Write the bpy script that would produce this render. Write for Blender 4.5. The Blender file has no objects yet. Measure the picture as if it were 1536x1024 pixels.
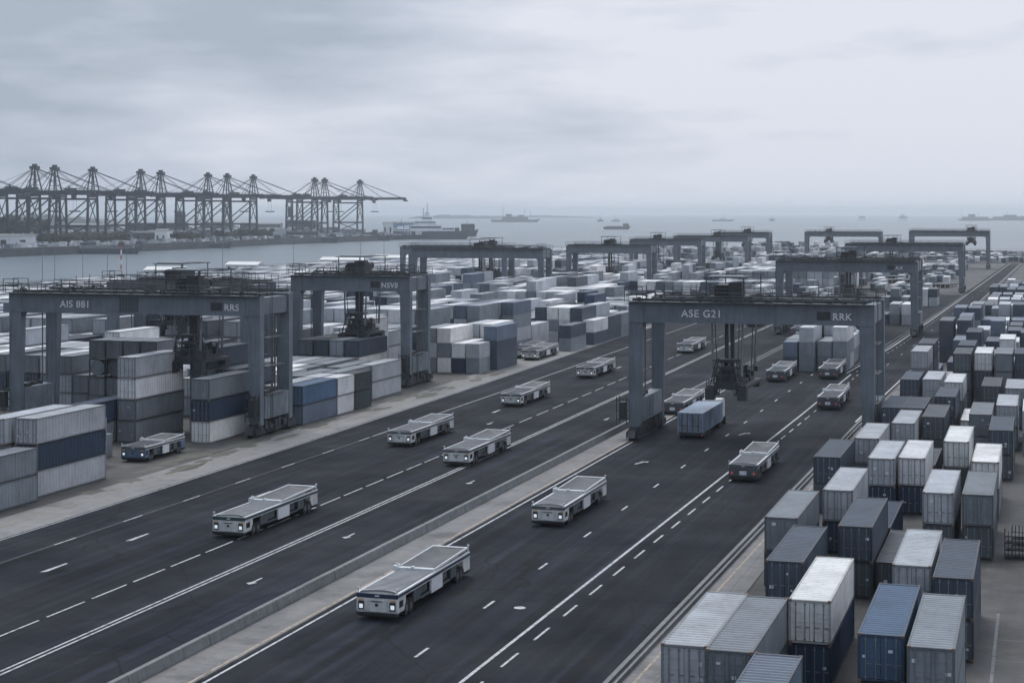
import bpy, math, random
import numpy as np
from mathutils import Vector, Matrix
from mathutils.bvhtree import BVHTree
R = random.Random(7)
sc = bpy.context.scene
COL = sc.collection
PI = math.pi
# ---------------------------------------------------------------- camera numbers
TH = math.atan(792/2600); HC = 27.6; FP = 2600.0
cT, sT = math.cos(TH), math.sin(TH)
def project(x, y, z=0.0):
    D = -sT*x + cT*y; r = cT*x + sT*y
    if D < 1: return None
    return (768 + FP*r/D, 319 + FP*(HC-z)/D, D)
# ---------------------------------------------------------------- mesh builder
class MB:
    def __init__(s): s.v = []; s.f = []; s.m = []; s.c = []
    def add(s, vs, fs, m=0, c=None):
        b = len(s.v); s.v += [tuple(v) for v in vs]
        for f in fs:
            s.f.append(tuple(b+i for i in f)); s.m.append(m); s.c.append(c)
    def box(s, x0, x1, y0, y1, z0, z1, m=0, c=None):
        s.add([(x0,y0,z0),(x1,y0,z0),(x1,y1,z0),(x0,y1,z0),(x0,y0,z1),(x1,y0,z1),(x1,y1,z1),(x0,y1,z1)],
              [(0,3,2,1),(4,5,6,7),(0,1,5,4),(1,2,6,5),(2,3,7,6),(3,0,4,7)], m, c)
    def frus(s, b, t, z0, z1, m=0):        # b,t = (x0,x1,y0,y1)
        s.add([(b[0],b[2],z0),(b[1],b[2],z0),(b[1],b[3],z0),(b[0],b[3],z0),(t[0],t[2],z1),(t[1],t[2],z1),(t[1],t[3],z1),(t[0],t[3],z1)],
              [(0,3,2,1),(4,5,6,7),(0,1,5,4),(1,2,6,5),(2,3,7,6),(3,0,4,7)], m)
    def bar(s, p, q, w, h=None, m=0):
        h = h or w; p = Vector(p); q = Vector(q); d = (q-p)
        if d.length < 1e-6: return
        d.normalize(); up = Vector((0,0,1)) if abs(d.z) < .9 else Vector((0,1,0))
        a = d.cross(up).normalized()*(w/2); b = a.cross(d).normalized()*(h/2)
        vs = [p-a-b,p+a-b,p+a+b,p-a+b,q-a-b,q+a-b,q+a+b,q-a+b]
        s.add(vs, [(0,3,2,1),(4,5,6,7),(0,1,5,4),(1,2,6,5),(2,3,7,6),(3,0,4,7)], m)
    def tube(s, p, q, r, n=8, m=0, r2=None):
        p = Vector(p); q = Vector(q); d = (q-p).normalized(); r2 = r if r2 is None else r2
        up = Vector((0,0,1)) if abs(d.z) < .9 else Vector((0,1,0))
        a = d.cross(up).normalized(); b = a.cross(d).normalized()
        vs = []
        for k in range(n):
            t = 2*PI*k/n; o = a*math.cos(t)+b*math.sin(t); vs += [p+o*r, q+o*r2]
        fs = [(2*k, 2*((k+1)%n), 2*((k+1)%n)+1, 2*k+1) for k in range(n)]
        fs += [tuple(2*k for k in range(n))[::-1], tuple(2*k+1 for k in range(n))]
        s.add(vs, fs, m)
    def prism(s, prof, x0, x1, axis='x', m=0):   # prof: list of (a,b) extruded along the axis
        n = len(prof)
        P = {'x': lambda a,b,t:(t,a,b), 'y': lambda a,b,t:(a,t,b), 'z': lambda a,b,t:(a,b,t)}[axis]
        vs = [P(a,b,x0) for a,b in prof]+[P(a,b,x1) for a,b in prof]
        fs = [(i,(i+1)%n,(i+1)%n+n,i+n) for i in range(n)]+[tuple(range(n))[::-1],tuple(range(n,2*n))]
        s.add(vs, fs, m)
    def mesh(s, name, mats, smooth=False):
        me = bpy.data.meshes.new(name); me.from_pydata(s.v, [], s.f)
        if not isinstance(mats, (list,tuple)): mats = [mats]
        for m in mats: me.materials.append(m)
        if len(mats) > 1: me.polygons.foreach_set('material_index', s.m)
        if s.c and s.c[0] is not None:
            at = me.color_attributes.new('Col','FLOAT_COLOR','CORNER')
            arr = np.concatenate([np.tile(np.array(list(c)+[1.0],dtype=np.float32),len(f)) for c,f in zip(s.c,s.f)])
            at.data.foreach_set('color', arr)
        if smooth: me.shade_smooth()
        me.update(); return me
def link(name, data, parent=None, loc=None, rot=None, color=None):
    o = bpy.data.objects.new(name, data); COL.objects.link(o)
    if parent: o.parent = parent
    if loc: o.location = loc
    if rot: o.rotation_euler = rot
    if color: o.color = (*color, 1)
    return o
def thing(name, label, cat, loc=(0,0,0), rz=0, group=None, data=None):
    o = link(name, data, None, loc, (0,0,rz)); tag(o, label, cat, group); return o
def tag(o, label, cat, group=None):
    o['label'] = label; o['category'] = cat
    if group: o['group'] = group
def struct(name, data, kind='structure'):
    o = link(name, data); o['kind'] = kind; return o
def copy_tree(o, parent=None):
    c = o.copy(); COL.objects.link(c)
    if parent: c.parent = parent
    for ch in list(kids.get(o.name, [])): kids.setdefault(c.name, []).append(copy_tree(ch, c))
    return c
kids = {}
def index_tree(root, allobjs=None):
    for ch in [x for x in bpy.data.objects if x.parent is root]:
        kids.setdefault(root.name, []).append(ch); index_tree(ch)
# ---------------------------------------------------------------- materials
def N(nt, t, **k):
    n = nt.nodes.new(t)
    for a, b in k.items():
        if a in n.inputs.keys() if isinstance(a,str) else False: n.inputs[a].default_value = b
        else: setattr(n, a, b)
    return n
def new_mat(name):
    m = bpy.data.materials.new(name); m.use_nodes = True
    nt = m.node_tree; p = nt.nodes['Principled BSDF']; return m, nt, p
def mixc(nt, mode, f, a, b):
    n = nt.nodes.new('ShaderNodeMix'); n.data_type = 'RGBA'; n.blend_type = mode
    for i, x in ((0,f),(6,a),(7,b)):
        if isinstance(x, (int,float)): n.inputs[i].default_value = x if i == 0 else (x,x,x,1)
        elif isinstance(x, tuple): n.inputs[i].default_value = (*x,1) if len(x)==3 else x
        else: nt.links.new(x, n.inputs[i])
    return n.outputs[2]
def noise(nt, vec, scale, detail=4, rough=.55):
    n = nt.nodes.new('ShaderNodeTexNoise'); n.inputs['Scale'].default_value = scale
    n.inputs['Detail'].default_value = detail; n.inputs['Roughness'].default_value = rough
    if vec is not None: nt.links.new(vec, n.inputs['Vector'])
    return n.outputs[0]
def ramp(nt, x, stops):
    n = nt.nodes.new('ShaderNodeValToRGB'); e = n.color_ramp.elements
    while len(e) < len(stops): e.new(.5)
    for i,(p,c) in enumerate(stops):
        e[i].position = p; e[i].color = (c,c,c,1) if isinstance(c,(int,float)) else (*c,1)
    nt.links.new(x, n.inputs[0]); return n.outputs[0]
def mapping(nt, src, scale=(1,1,1), loc=None):
    n = nt.nodes.new('ShaderNodeMapping'); n.inputs['Scale'].default_value = scale
    nt.links.new(src, n.inputs['Vector'])
    if loc is not None: nt.links.new(loc, n.inputs['Location'])
    return n.outputs[0]
def coords(nt, kind='Object'):
    n = nt.nodes.new('ShaderNodeTexCoord'); return n.outputs[kind]
def bump(nt, p, h, strength=.3, dist=.02):
    b = nt.nodes.new('ShaderNodeBump'); b.inputs['Strength'].default_value = strength; b.inputs['Distance'].default_value = dist
    nt.links.new(h, b.inputs['Height']); nt.links.new(b.outputs[0], p.inputs['Normal'])
def paint(name, col, rough=.55, var=.25, scale=.6, metal=0.0, streak=True):
    m, nt, p = new_mat(name); oc = coords(nt)
    oi = nt.nodes.new('ShaderNodeObjectInfo')
    sh = nt.nodes.new('ShaderNodeVectorMath'); sh.operation = 'ADD'
    cm = nt.nodes.new('ShaderNodeCombineXYZ'); mm = nt.nodes.new('ShaderNodeMath'); mm.operation='MULTIPLY'; mm.inputs[1].default_value = 93
    nt.links.new(oi.outputs['Random'], mm.inputs[0]); nt.links.new(mm.outputs[0], cm.inputs[0]); nt.links.new(mm.outputs[0], cm.inputs[1])
    nt.links.new(oc, sh.inputs[0]); nt.links.new(cm.outputs[0], sh.inputs[1]); v = sh.outputs[0]
    n1 = ramp(nt, noise(nt, v, scale, 5, .6), [(.3,1-var),(.75,1+var*.4)])
    c = mixc(nt, 'MULTIPLY', 1.0, col, n1)
    if streak:
        n2 = ramp(nt, noise(nt, mapping(nt, v, (2.2,2.2,.22)), 1.2, 4, .6), [(.45,1.0),(.75,1-var*1.1)])
        c = mixc(nt, 'MULTIPLY', 1.0, c, n2)
    nt.links.new(c, p.inputs['Base Color']); p.inputs['Roughness'].default_value = rough; p.inputs['Metallic'].default_value = metal
    return m
def container_paint(name, attr=False):
    m, nt, p = new_mat(name); oc = coords(nt)
    oi = nt.nodes.new('ShaderNodeObjectInfo')
    if attr:
        at = nt.nodes.new('ShaderNodeAttribute'); at.attribute_name = 'Col'; base = at.outputs['Color']; v = oc
    else:
        base = oi.outputs['Color']
        mm = nt.nodes.new('ShaderNodeMath'); mm.operation='MULTIPLY'; mm.inputs[1].default_value = 211
        nt.links.new(oi.outputs['Random'], mm.inputs[0])
        cm = nt.nodes.new('ShaderNodeCombineXYZ'); nt.links.new(mm.outputs[0], cm.inputs[0]); nt.links.new(mm.outputs[0], cm.inputs[2])
        sh = nt.nodes.new('ShaderNodeVectorMath'); nt.links.new(oc, sh.inputs[0]); nt.links.new(cm.outputs[0], sh.inputs[1]); v = sh.outputs[0]
    n1 = ramp(nt, noise(nt, v, .35, 6, .65), [(.3,.72),(.7,1.12)])
    c = mixc(nt, 'MULTIPLY', 1.0, base, n1)
    n2 = ramp(nt, noise(nt, mapping(nt, v, (3,3,.25)), 1.0, 5, .6), [(.5,1.0),(.8,.7)])
    c = mixc(nt, 'MULTIPLY', .8, c, n2)
    sp = ramp(nt, noise(nt, v, 1.7, 8, .75), [(.66,0.0),(.72,1.0)])       # scuffs and rust spots
    c = mixc(nt, 'MIX', mixc(nt,'MULTIPLY',1.0,sp,.75), c, (.085,.058,.045))
    sp3 = ramp(nt, noise(nt, mapping(nt, v, (1,1,.8)), 4.5, 3, .6), [(.7,0.0),(.76,1.0)])
    c = mixc(nt, 'MIX', mixc(nt,'MULTIPLY',1.0,sp3,.5), c, (.38,.4,.43))
    sp2 = ramp(nt, noise(nt, mapping(nt, v, (1,1,1.7)), .9, 7, .7), [(.68,0.0),(.73,1.0)])
    c = mixc(nt, 'MIX', mixc(nt,'MULTIPLY',1.0,sp2,.35), c, (.42,.44,.47))
    nt.links.new(c, p.inputs['Base Color']); p.inputs['Roughness'].default_value = .6
    return m
M = {}
M['cont'] = container_paint('container_paint'); M['cont_far'] = container_paint('container_paint_far', True)
M['cast'] = paint('rusty_steel', (.16,.11,.085), .8, .4, 3, streak=False)
M['bar'] = paint('galvanised_bar', (.22,.235,.25), .5, .25, 2, .3)
M['white_plate'] = paint('white_plate', (.62,.65,.7), .5, .12, 1.5)
M['agv_white'] = paint('agv_pale_paint', (.6,.62,.63), .45, .3, .9)
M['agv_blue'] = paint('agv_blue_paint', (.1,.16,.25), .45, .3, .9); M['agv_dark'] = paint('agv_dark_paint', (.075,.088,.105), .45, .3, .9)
M['agv_grey'] = paint('agv_grey_panel', (.085,.1,.115), .5, .3, 1)
M['agv_deck'] = paint('agv_deck_plate', (.22,.235,.255), .5, .3, .7, .2, False)
M['agv_bed'] = paint('agv_bed_plate', (.075,.083,.095), .6, .3, .7, .1, False)
M['rail_white'] = paint('rail_white', (.56,.59,.62), .45, .15, 1.2)
M['navy'] = paint('navy_stripe', (.018,.035,.075), .4, .2, 1)
M['teal'] = paint('teal_stripe', (.03,.06,.075), .4, .2, 1)
M['black'] = paint('black_rubber', (.014,.015,.017), .8, .3, 3, streak=False)
M['void'] = paint('dark_steel', (.028,.032,.038), .6, .4, 1.5)
M['rim'] = paint('wheel_rim', (.14,.15,.16), .5, .3, 3, .4)
M['crane'] = paint('crane_grey_paint', (.135,.165,.2), .5, .28, .35)
M['crane_dark'] = paint('crane_dark_steel', (.03,.036,.043), .6, .35, .8)
M['crane_box'] = paint('crane_cabinet', (.19,.225,.26), .55, .3, .8)
M['cable'] = paint('steel_cable', (.085,.095,.105), .5, .2, 1)
M['sts'] = paint('quay_crane_blue_steel', (.008,.02,.042), .55, .25, .1)
M['lettering'] = paint('white_lettering', (.75,.77,.8), .5, .3, 4)
M['ship_white'] = paint('ship_white', (.78,.83,.88), .5, .2, .1); M['ship_blue'] = paint('ship_pale_blue', (.22,.33,.48), .5, .2, .1)
M['ship_hull'] = paint('ship_dark_hull', (.02,.035,.06), .5, .3, .05)
M['glass'], nt, p = new_mat('dark_glass'); p.inputs['Base Color'].default_value = (.02,.025,.03,1); p.inputs['Roughness'].default_value = .08
def lamp_mat(name, col, s, base=(.5,.5,.5)):
    m, nt, p = new_mat(name); p.inputs['Base Color'].default_value = (*base,1)
    p.inputs['Emission Color'].default_value = (*col,1); p.inputs['Emission Strength'].default_value = s; return m
M['headlight'] = lamp_mat('headlight_lens', (.75,.87,1), .55)
M['tail'] = lamp_mat('tail_light_lens', (.9,.2,.15), .08, (.32,.07,.06))
M['amber'] = paint('amber_lens', (.55,.33,.14), .3, .1, 2, streak=False)
def ground_mat(name, c1, c2, scale, stripes=0, joints=None, stain=.5, rough=.85, axis_scale=(1,.06,1)):
    m, nt, p = new_mat(name); oc = coords(nt)
    a = noise(nt, oc, scale, 6, .65)
    c = mixc(nt, 'MIX', ramp(nt, a, [(.3,0.0),(.72,1.0)]), c1, c2)
    if stripes:
        s_ = ramp(nt, noise(nt, mapping(nt, oc, axis_scale), .55, 5, .6), [(.3,1-stripes),(.7,1+stripes)])
        c = mixc(nt, 'MULTIPLY', 1.0, c, s_)
    if stain:
        s_ = ramp(nt, noise(nt, oc, .11, 8, .72), [(.55,0.0),(.66,1.0)])
        c = mixc(nt, 'MIX', mixc(nt,'MULTIPLY',1.0,s_,stain), c, tuple(x*.55 for x in c1))
        s_ = ramp(nt, noise(nt, mapping(nt, oc, (1,.35,1)), .5, 8, .75), [(.62,0.0),(.7,1.0)])
        c = mixc(nt, 'MIX', mixc(nt,'MULTIPLY',1.0,s_,stain*.7), c, tuple(x*.4 for x in c1))
    if joints:
        b = nt.nodes.new('ShaderNodeTexBrick'); b.offset = 0; b.inputs['Scale'].default_value = 1
        b.inputs['Brick Width'].default_value = joints[0]; b.inputs['Row Height'].default_value = joints[1]
        b.inputs['Mortar Size'].default_value = .035; b.inputs['Mortar Smooth'].default_value = .4
        b.inputs['Color1'].default_value = (1,1,1,1); b.inputs['Color2'].default_value = (.9,.9,.9,1); b.inputs['Mortar'].default_value = (.45,.45,.45,1)
        nt.links.new(oc, b.inputs['Vector']); c = mixc(nt, 'MULTIPLY', .9, c, b.outputs[0])
    nt.links.new(c, p.inputs['Base Color'])
    nt.links.new(ramp(nt, noise(nt, oc, .08, 5, .6), [(.35,rough-.22),(.7,rough)]), p.inputs['Roughness'])
    bump(nt, p, noise(nt, oc, 6, 4, .6), .25, .03)
    return m
M['asphalt'] = ground_mat('asphalt', (.005,.0068,.0122), (.0105,.013,.0195), .35, .5, None, .5, .98)
M['asphalt'].node_tree.nodes['Principled BSDF'].inputs['Specular IOR Level'].default_value = .14
nt = M['asphalt'].node_tree; p = nt.nodes['Principled BSDF']; base = p.inputs['Base Color'].links[0].from_socket; oc = coords(nt)
wv = nt.nodes.new('ShaderNodeTexNoise'); wv.inputs['Scale'].default_value = .35; nt.links.new(oc, wv.inputs['Vector'])
dd = mixc(nt, 'ADD', .9, oc, wv.outputs['Color'])
vo = nt.nodes.new('ShaderNodeTexVoronoi'); vo.feature = 'DISTANCE_TO_EDGE'; vo.inputs['Scale'].default_value = .09; nt.links.new(mapping(nt, dd, (1,.55,1)), vo.inputs['Vector'])
ck = ramp(nt, vo.outputs['Distance'], [(0.0,.3),(.008,1.0)])                       # sealed cracks
c_ = mixc(nt, 'MULTIPLY', 1.0, base, ck)
tr_ = ramp(nt, noise(nt, mapping(nt, oc, (1.3,.012,1)), 1.0, 4, .6), [(.36,.62),(.5,1.0),(.64,1.7)])   # wheel tracks along the lanes
c_ = mixc(nt, 'MULTIPLY', 1.0, c_, tr_)
sc_ = ramp(nt, noise(nt, mapping(nt, oc, (1,.25,1)), 1.1, 6, .75), [(.66,0.0),(.74,1.0)])
c_ = mixc(nt, 'MIX', mixc(nt,'MULTIPLY',1.0,sc_,.35), c_, (.05,.054,.062))
nt.links.new(c_, p.inputs['Base Color'])
M['apron'] = ground_mat('concrete_apron', (.13,.133,.138), (.2,.2,.2), .5, .12, (4.5,5.0), .85)
M['yard'] = ground_mat('yard_concrete', (.02,.021,.023), (.055,.056,.058), .5, .35, (6.0,6.0), 1.0)
M['median'] = ground_mat('median_concrete', (.1,.103,.108), (.17,.17,.172), .6, .15, (3.6,4.2), .9)
M['kerb'] = ground_mat('kerb_concrete', (.1,.108,.118), (.17,.178,.19), 1.5, .1, (50,2.6), .4)
M['quaywall'] = ground_mat('quay_wall', (.03,.036,.045), (.055,.06,.068), .1, .2, None, .5)
M['farland'] = ground_mat('far_ground', (.05,.06,.06), (.1,.105,.11), .01, .1, None, .5)
M['grass'] = ground_mat('verge', (.04,.046,.034), (.085,.083,.072), .5, .1, None, .6)
def marking(name, c):
    m, nt, p = new_mat(name); oc = coords(nt)
    w = ramp(nt, noise(nt, oc, 1.6, 6, .75), [(.34,.22),(.52,1.0)])
    nt.links.new(mixc(nt, 'MULTIPLY', 1.0, c, w), p.inputs['Base Color']); p.inputs['Roughness'].default_value = .7; return m
M['paint_white'] = marking('road_paint', (.4,.415,.44)); M['paint_thin'] = marking('faint_road_paint', (.14,.145,.155))
M['paint_yellow'] = marking('worn_ochre_paint', (.3,.25,.2))
# water
M['water'], nt, p = new_mat('sea_water'); oc = coords(nt)
p.inputs['Base Color'].default_value = (.055,.085,.11,1); p.inputs['Roughness'].default_value = .28; p.inputs['IOR'].default_value = 1.33
hh = mixc(nt, 'ADD', .6, noise(nt, mapping(nt, oc, (1,.6,1)), .22, 6, .65), noise(nt, mapping(nt, oc, (1,.5,1)), .035, 4, .6))
bump(nt, p, hh, .55, .9)
pt = ramp(nt, noise(nt, mapping(nt, oc, (1,.35,1)), .006, 6, .65), [(.35,(.045,.072,.095)),(.7,(.085,.115,.14))])
nt.links.new(pt, p.inputs['Base Color'])
# ---------------------------------------------------------------- ground, roads
def sheet(name, pts, z, m, kind='structure'):
    b = MB(); b.add([(x,y,z) for x,y in pts], [tuple(range(len(pts)))]); return struct(name, b.mesh(name, m))
def strip(mb, left, right, z):
    for i in range(len(left)-1):
        mb.add([(*left[i],z),(*right[i],z),(*right[i+1],z),(*left[i+1],z)], [(0,1,2,3)])
g = MB(); g.box(-372,400,-60,1262,-3.4,0,0); struct('ground', g.mesh('ground', M['yard']))
q = MB(); q.box(-373.2,-372,-60,1262,-3.3,.25); q.box(-372,400,1262,1263.2,-3.3,.25); struct('quay_edge', q.mesh('quay_edge', M['apron']))
w = MB(); w.add([(-12000,-800,-3),(12000,-800,-3),(12000,18000,-3),(-12000,18000,-3)], [(0,1,2,3)]); struct('sea', w.mesh('sea', M['water']))
a = MB()
lefte = [(-84.2,-40),(-84.2,140),(-84.6,180),(-86,258),(-89.0,366),(-90.5,440),(-91,478)]
strip(a, lefte, [(-50.9,y) for _,y in lefte], .006); struct('left_road', a.mesh('left_road', M['asphalt']))
a = MB(); rp = [-40,120,230,300,370,460,552,760,972,1010]
def far_l(y):   # left edge of the far stretch
    return float(np.interp(y, [0,296,300,370,552,969,1010], [-47.4,-47.4,-31.9,-28.9,-24.6,-15.8,-15]))
def far_r(y): return float(np.interp(y, [0,99,227,313,515,951,1010], [-24.35,-24.35,-22.9,-21.1,-18.2,-10.1,-9]))
ys = [-40,60,120,180,230,296,300]; strip(a, [(-47.3,y) for y in ys], [(far_r(y)-.1 if y>60 else -24.35,y) for y in ys], .006)
ys = [300,340,400,460,520,600,700,800,900,972]; strip(a, [(far_l(y)-1.5,y) for y in ys], [(far_r(y)+1.2,y) for y in ys], .006)
b2 = [(-50.2,300),(-50.2,420),(-50.2,520),(-44,600)]
strip(a, b2, [(far_l(y)-1.6,y) for _,y in b2], .0055)
a.add([(-200,985,.006),(60,985,.006),(60,1003,.006),(-200,1003,.006)], [(0,1,2,3)])
struct('right_road', a.mesh('right_road', M['asphalt']))
a = MB(); strip(a, [(x-5.6-(2 if y>300 else 0),y) for x,y in lefte], [(x-.02,y) for x,y in lefte], .004); struct('left_apron', a.mesh('left_apron', M['apron']))
a = MB(); a.box(-50.35,-47.35,-40,299,-.2,.13); struct('median_strip', a.mesh('median_strip', M['median']))
a = MB(); ys=[-40,99,150,227,300]; strip(a, [(far_r(y)+.25,y) for y in ys], [(-20.4,y) for y in ys], .05); struct('right_apron', a.mesh('right_apron', M['median']))
a = MB()
for k in range(60):
    cx_,cy_ = R.uniform(-92.5,-88.2),R.uniform(150,290); r1,r2 = R.uniform(.5,1.6),R.uniform(1.2,4.5)
    a.add([(cx_+r1*R.uniform(.5,1.1)*math.cos(t*PI/9),cy_+r2*R.uniform(.5,1.1)*math.sin(t*PI/9),.01+k*.0004) for t in range(18)],[tuple(range(18))])
struct('weedy_verge', a.mesh('verge', M['grass']))
# low concrete barrier between the carriageways, one thing
a = MB()
for k in range(66):
    y = -38+k*5.1; j = R.uniform(-.02,.02)
    a.prism([(-51.0+j,-.1),(-50.35+j,-.1),(-50.35+j,.25),(-50.5+j,.85),(-50.85+j,.85),(-51.0+j,.25)], y, y+5.06, 'y')
o = thing('barrier', 'long low concrete barrier wall between the left road and the grey median', 'barrier', data=a.mesh('barrier', M['kerb']))
a = MB()
ys = [-40]+list(range(60,262,3))
for i in range(len(ys)-1):
    y0,y1 = ys[i],ys[i+1]; x0,x1 = far_r(y0),far_r(y1)
    a.add([(x0,y0,0),(x0+.3,y0,0),(x0+.3,y0,.28),(x0,y0,.28),(x1,y1,0),(x1+.3,y1,0),(x1+.3,y1,.28),(x1,y1,.28)], [(3,2,6,7),(0,3,7,4),(1,5,6,2),(0,1,2,3)])
    a.bar((x0+.75,y0,.2),(x1+.75,y1,.2),.14,.3)
thing('kerb', 'low double grey kerb along the right edge of the right road', 'kerb', data=a.mesh('kerb', M['kerb']))
# markings
mk = MB(); mt = MB(); my = MB()
def line(b, xf, y0, y1, w=.16, z=.012, step=20):
    n = max(1,int((y1-y0)/step))
    for i in range(n):
        a0 = y0+(y1-y0)*i/n; a1 = y0+(y1-y0)*(i+1)/n; x0 = xf(a0) if callable(xf) else xf; x1 = xf(a1) if callable(xf) else xf
        b.add([(x0-w/2,a0,z),(x0+w/2,a0,z),(x1+w/2,a1,z),(x1-w/2,a1,z)], [(0,1,2,3)])
def dashes(b, xf, y0, y1, l, per, w=.16):
    y = y0
    while y < y1: line(b, xf, y, y+l, w); y += per
lefx = lambda y: float(np.interp(y, [p[1] for p in lefte], [p[0] for p in lefte]))
line(mk, lambda y: lefx(y)+.35, -40, 470, .14); line(mt, lambda y: lefx(y)+.05, -40, 470, .1)
off = lambda d: (lambda y: -d + (lefx(y)+84.2)*.6)
line(mt, off(78.4), -40, 260, .08, .010); dashes(mk, off(78.4), 104, 200, 3.4, 11.4, .16); line(mk, off(78.4), 200, 470, .17)
dashes(mk, off(64.9), 45, 210, 4.9, 5.9, .17); dashes(mk, off(64.9), 210, 470, 6, 8.5, .17)
line(mk, off(59.9), -40, 470, .17); line(mk, off(59.45), -40, 470, .17)
line(mk, -51.4, -40, 470, .12)
for y0, x in ((109,-74.5),(116.8,-73.4),(130,-73.5),(154,-73),(206,-72.6),(228,-72.4),(252,-72),(300,-72)):
    mk.add([(x-.12,y0,.012),(x+.3,y0+.4,.012),(x+.18,y0+3.6,.012),(x-.05,y0+3.6,.012)], [(0,1,2,3)])
for x,y in ((-56.5,137),(-56.3,118),(-55.8,168),(-55.5,225),(-69,216)):
    mk.add([(x-.35,y-.1,.012),(x,y+.5,.012),(x+.4,y+.2,.012),(x+.1,y-.5,.012)], [(0,1,2,3)]); mk.add([(x-.08,y+.3,.0125),(x+.1,y+.3,.0125),(x+.1,y+1.9,.0125),(x-.08,y+1.9,.0125)], [(0,1,2,3)])
line(mk, -47.0, -40, 296, .2); line(my, -47.36-.25, -40, 296, .2, .137)
sx = lambda y: float(np.interp(y, [0,96,186,236,300], [-33.2,-32.6,-31.7,-31.2,-30.9]))
line(mk, sx, -40, 300, .24)
line(mk, far_l, 302, 975, .28); line(mk, lambda y: far_l(y)-.8, 302, 620, .12)
line(mk, lambda y: far_r(y)-.5, 232, 975, .26); line(mk, lambda y: far_r(y)+.3, 232, 975, .12)
dashes(mk, -37.15, 73.5, 296, 2.4, 13.9, .2); dashes(mk, lambda y: sx(y)+1.2, 52, 235, 3.5, 6.95, .18)
dashes(mk, lambda y: sx(y)+1.2, 235, 300, 2.5, 6.95, .14); dashes(mk, lambda y: (far_l(y)+far_r(y))/2-.5, 320, 970, 3, 24, .14)
dashes(mk, lambda y: far_l(y)+1.2, 305, 540, 2.4, 7, .12)
mk.add([(-34.8+.42*math.cos(t*PI/8),116.1+.42*math.sin(t*PI/8),.013) for t in range(16)], [tuple(range(16))])
for x,y in ((-42.4,187),(-35.6,215)):
    mk.add([(x-.3,y-.8,.012),(x,y-.9,.012),(x+.5,y+1.0,.012),(x+.2,y+1.2,.012)], [(0,1,2,3)])
    mk.add([(x-.05,y+1.1,.0125),(x+.9,y+1.6,.0125),(x+.9,y+.7,.0125)], [(0,1,2)])
line(my, lambda y: far_r(y)+1.55, 40, 240, .18, .056)
line(my, lambda y: lefx(y)-3.3, 40, 460, .16, .02)
for k in range(7):                          # bays painted on the concrete right of the stacks
    y = 84+k*5.4
    mt.add([(-2.9,y,.006),(6,y,.006),(6,y+.08,.006),(-2.9,y+.08,.006)], [(0,1,2,3)])
mt.add([(-2.85,84,.007),(-2.65,84,.007),(-2.65,124,.007),(-2.85,124,.007)], [(0,1,2,3)])
for nm, b, m in (('road_marking', mk, 'paint_white'), ('faint_road_marking', mt, 'paint_thin'), ('ochre_road_marking', my, 'paint_yellow')):
    struct(nm, b.mesh(nm, M[m]))
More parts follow.
